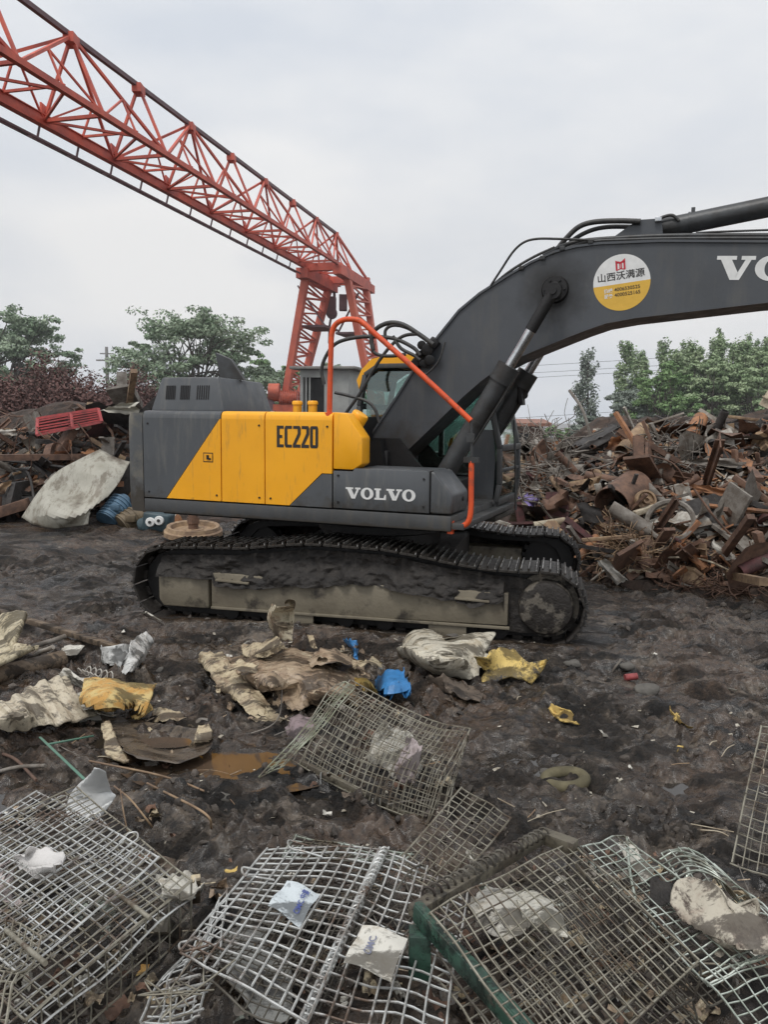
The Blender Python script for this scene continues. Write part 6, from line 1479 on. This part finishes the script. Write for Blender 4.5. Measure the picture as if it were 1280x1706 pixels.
# 6 : greenish panels at right
o,c=cage(1120,1520,'greenish galvanised wire cage leaning at the right behind the green framed one')
C6=[G(962,1412,.34),G(1040,1393,.36),G(1285,1590,.34),G(1180,1640,.32)]
mesh_panel(c,o,C6,GALVG,seed=24,wave=.015,pitch=.045)
mesh_panel(c,o,[p+Vector((.01,.01,-.08)) for p in C6],DKW,seed=25,wave=.02,pitch=.045,name='under_mesh')
mesh_panel(c,o,[G(1105,1425,.30),G(1190,1440,.30),G(1330,1560,.28),G(1230,1600,.28)],GALVG,seed=26,bow=(.06,0),wave=.02,name='curved_mesh')
mesh_panel(c,o,[G(1170,1630,.34),G(1290,1580,.34),G(1380,1720,.34),G(1290,1760,.34)],GALVG,seed=27,wave=.01,pitch=.047)
m=MB();m.tube(smoothpts([G(1045,1395,.38)-c,G(1050,1450,.34)-c,G(1062,1510,.28)-c],4),.006,6);m.build('edge_wire',GALVG,o,smooth=70)
for k in range(5):
    m=MB();m.tube(smoothpts([G(1100+k*6,1432+k*8,.32)-c,G(1130+k*8,1418+k*8,.38)-c,G(1175+k*8,1434+k*9,.36)-c,G(1200+k*10,1475+k*9,.28)-c],4),.004,6);m.build('arched_wire',GALVG,o,smooth=70)
sh_([[(1128,1490,.40),(1160,1472,.43),(1200,1484,.43),(1245,1510,.40)],[(1122,1510,.38),(1165,1505,.44),(1205,1515,.44),(1275,1548,.38)],[(1150,1540,.37),(1190,1560,.40),(1230,1570,.41),(1282,1575,.36)],[(1200,1590,.33),(1220,1592,.34),(1250,1595,.35),(1270,1590,.34)]],sheetmat('grey_beige_rag',(.46,.42,.34),(.36,.30,.24),(.07,.05,.04),.7,4,(.4,.7),(.56,.62)),'stiff_rag','stiff beige rag draped over the greenish cage at the right','rag',amp=.04,freq=5,seed=38,rag=.06,th=.004)
sh_([[(1025,1408,.33),(1045,1402,.35)],[(1048,1440,.32),(1075,1432,.34)],[(1075,1470,.30),(1100,1455,.32)]],WHT,'soiled_strip','white soiled strip caught in the greenish cage','plastic strip',amp=.03,freq=9,seed=39,rag=.08,th=.003)
sh_([[(1085,1470,.40),(1120,1462,.43)],[(1080,1495,.38),(1125,1500,.40)]],M['mudcake'],'mud_lump','black mud lump beside the beige rag','mud lump',amp=.06,freq=9,rag=.1)
# 7 : upright panel at the right edge
o,c=cage(1250,1440,'rusty upright wire panel at the right edge')
mesh_panel(c,o,[G(1262,1440,.56)*0+atY(1268,1208,G(1262,1440).y+.5),atY(1400,1235,G(1262,1440).y+.4),G(1370,1490,.05),G(1218,1436,.03)],TARN,seed=28,wave=.015,pitch=.055)
mesh_panel(c,o,[atY(1243,1320,G(1262,1440).y+.2),atY(1390,1340,G(1262,1440).y+.1),G(1370,1500,.02),G(1224,1442,.0)],DKW,seed=29,wave=.02,pitch=.06,name='rear_mesh')
c=G(275,1237,.06);m=MB();m.add([Vector((.20*math.cos(a)*(1+.12*math.sin(2*a+1)),.085*math.sin(a),0)) for a in [2*PI*k/32 for k in range(32)]],[tuple(range(32))]);o=m.build('tray_water',pm);o.location=c;tag(o,'brown rain water standing in the dented tray',kind='structure')

# clutter caught in and under the cages, and torn bits on the crushed sheets
random.seed(99)
CL=[WHT,BRN,PEEL,RM['dull grey'],TANS,RM['rust brown'],GALVG]
m=MB()
for (x0,x1,y0,y1,n_,h0,h1) in ((0,290,1340,1690,110,.02,.26),(310,690,1430,1700,120,.02,.2),(720,1150,1420,1700,150,.03,.24),(960,1280,1410,1700,110,.02,.26),(500,740,1170,1340,70,.0,.12),(120,400,1150,1300,40,.0,.02),(330,640,1070,1200,60,.02,.22)):
    for i in range(n_):
        p=G(rnd(x0,x1),rnd(y0,y1),rnd(h0,h1) if random.random()<.35 else h0+.01);m.mi=random.choices(range(7),[2,5,3,3,4,4,1])[0];sz=rnd(.02,.09)
        if random.random()<.75: crump(m,p,basis(rnd(0,6.3),rnd(-.5,.5),rnd(-.5,.5)),sz,sz*rnd(.3,.9),.5,4,rnd(-.6,.6))
        else: m.tube([p,p+Vector((rnd(-1,1),rnd(-1,1),rnd(-.2,.3)))*sz],.003,4)
tag(m.build('trodden_rubbish',CL,None,smooth=25),'small torn rubbish caught in and under the wire cages',kind='stuff')
for i,(px,py,lb) in enumerate(((400,1112,'torn flake of peeling sheet at the left of the crushed sheet'),(540,1090,'torn flake of peeling sheet near the upright green strip'),(450,1135,'long torn flake across the crushed sheet'),(610,1105,'pale torn flake at the right tip of the crushed sheet'))):
    sh_([[(px-30,py-8,.24),(px,py-16,.30),(px+30,py-6,.25)],[(px-26,py+10,.20),(px+2,py+6,.27),(px+28,py+12,.18)]],[PEEL,CREAM,TANS,PEEL][i],'torn_flake',lb,'sheet metal',amp=.05,freq=9,seed=60+i,rag=.14)
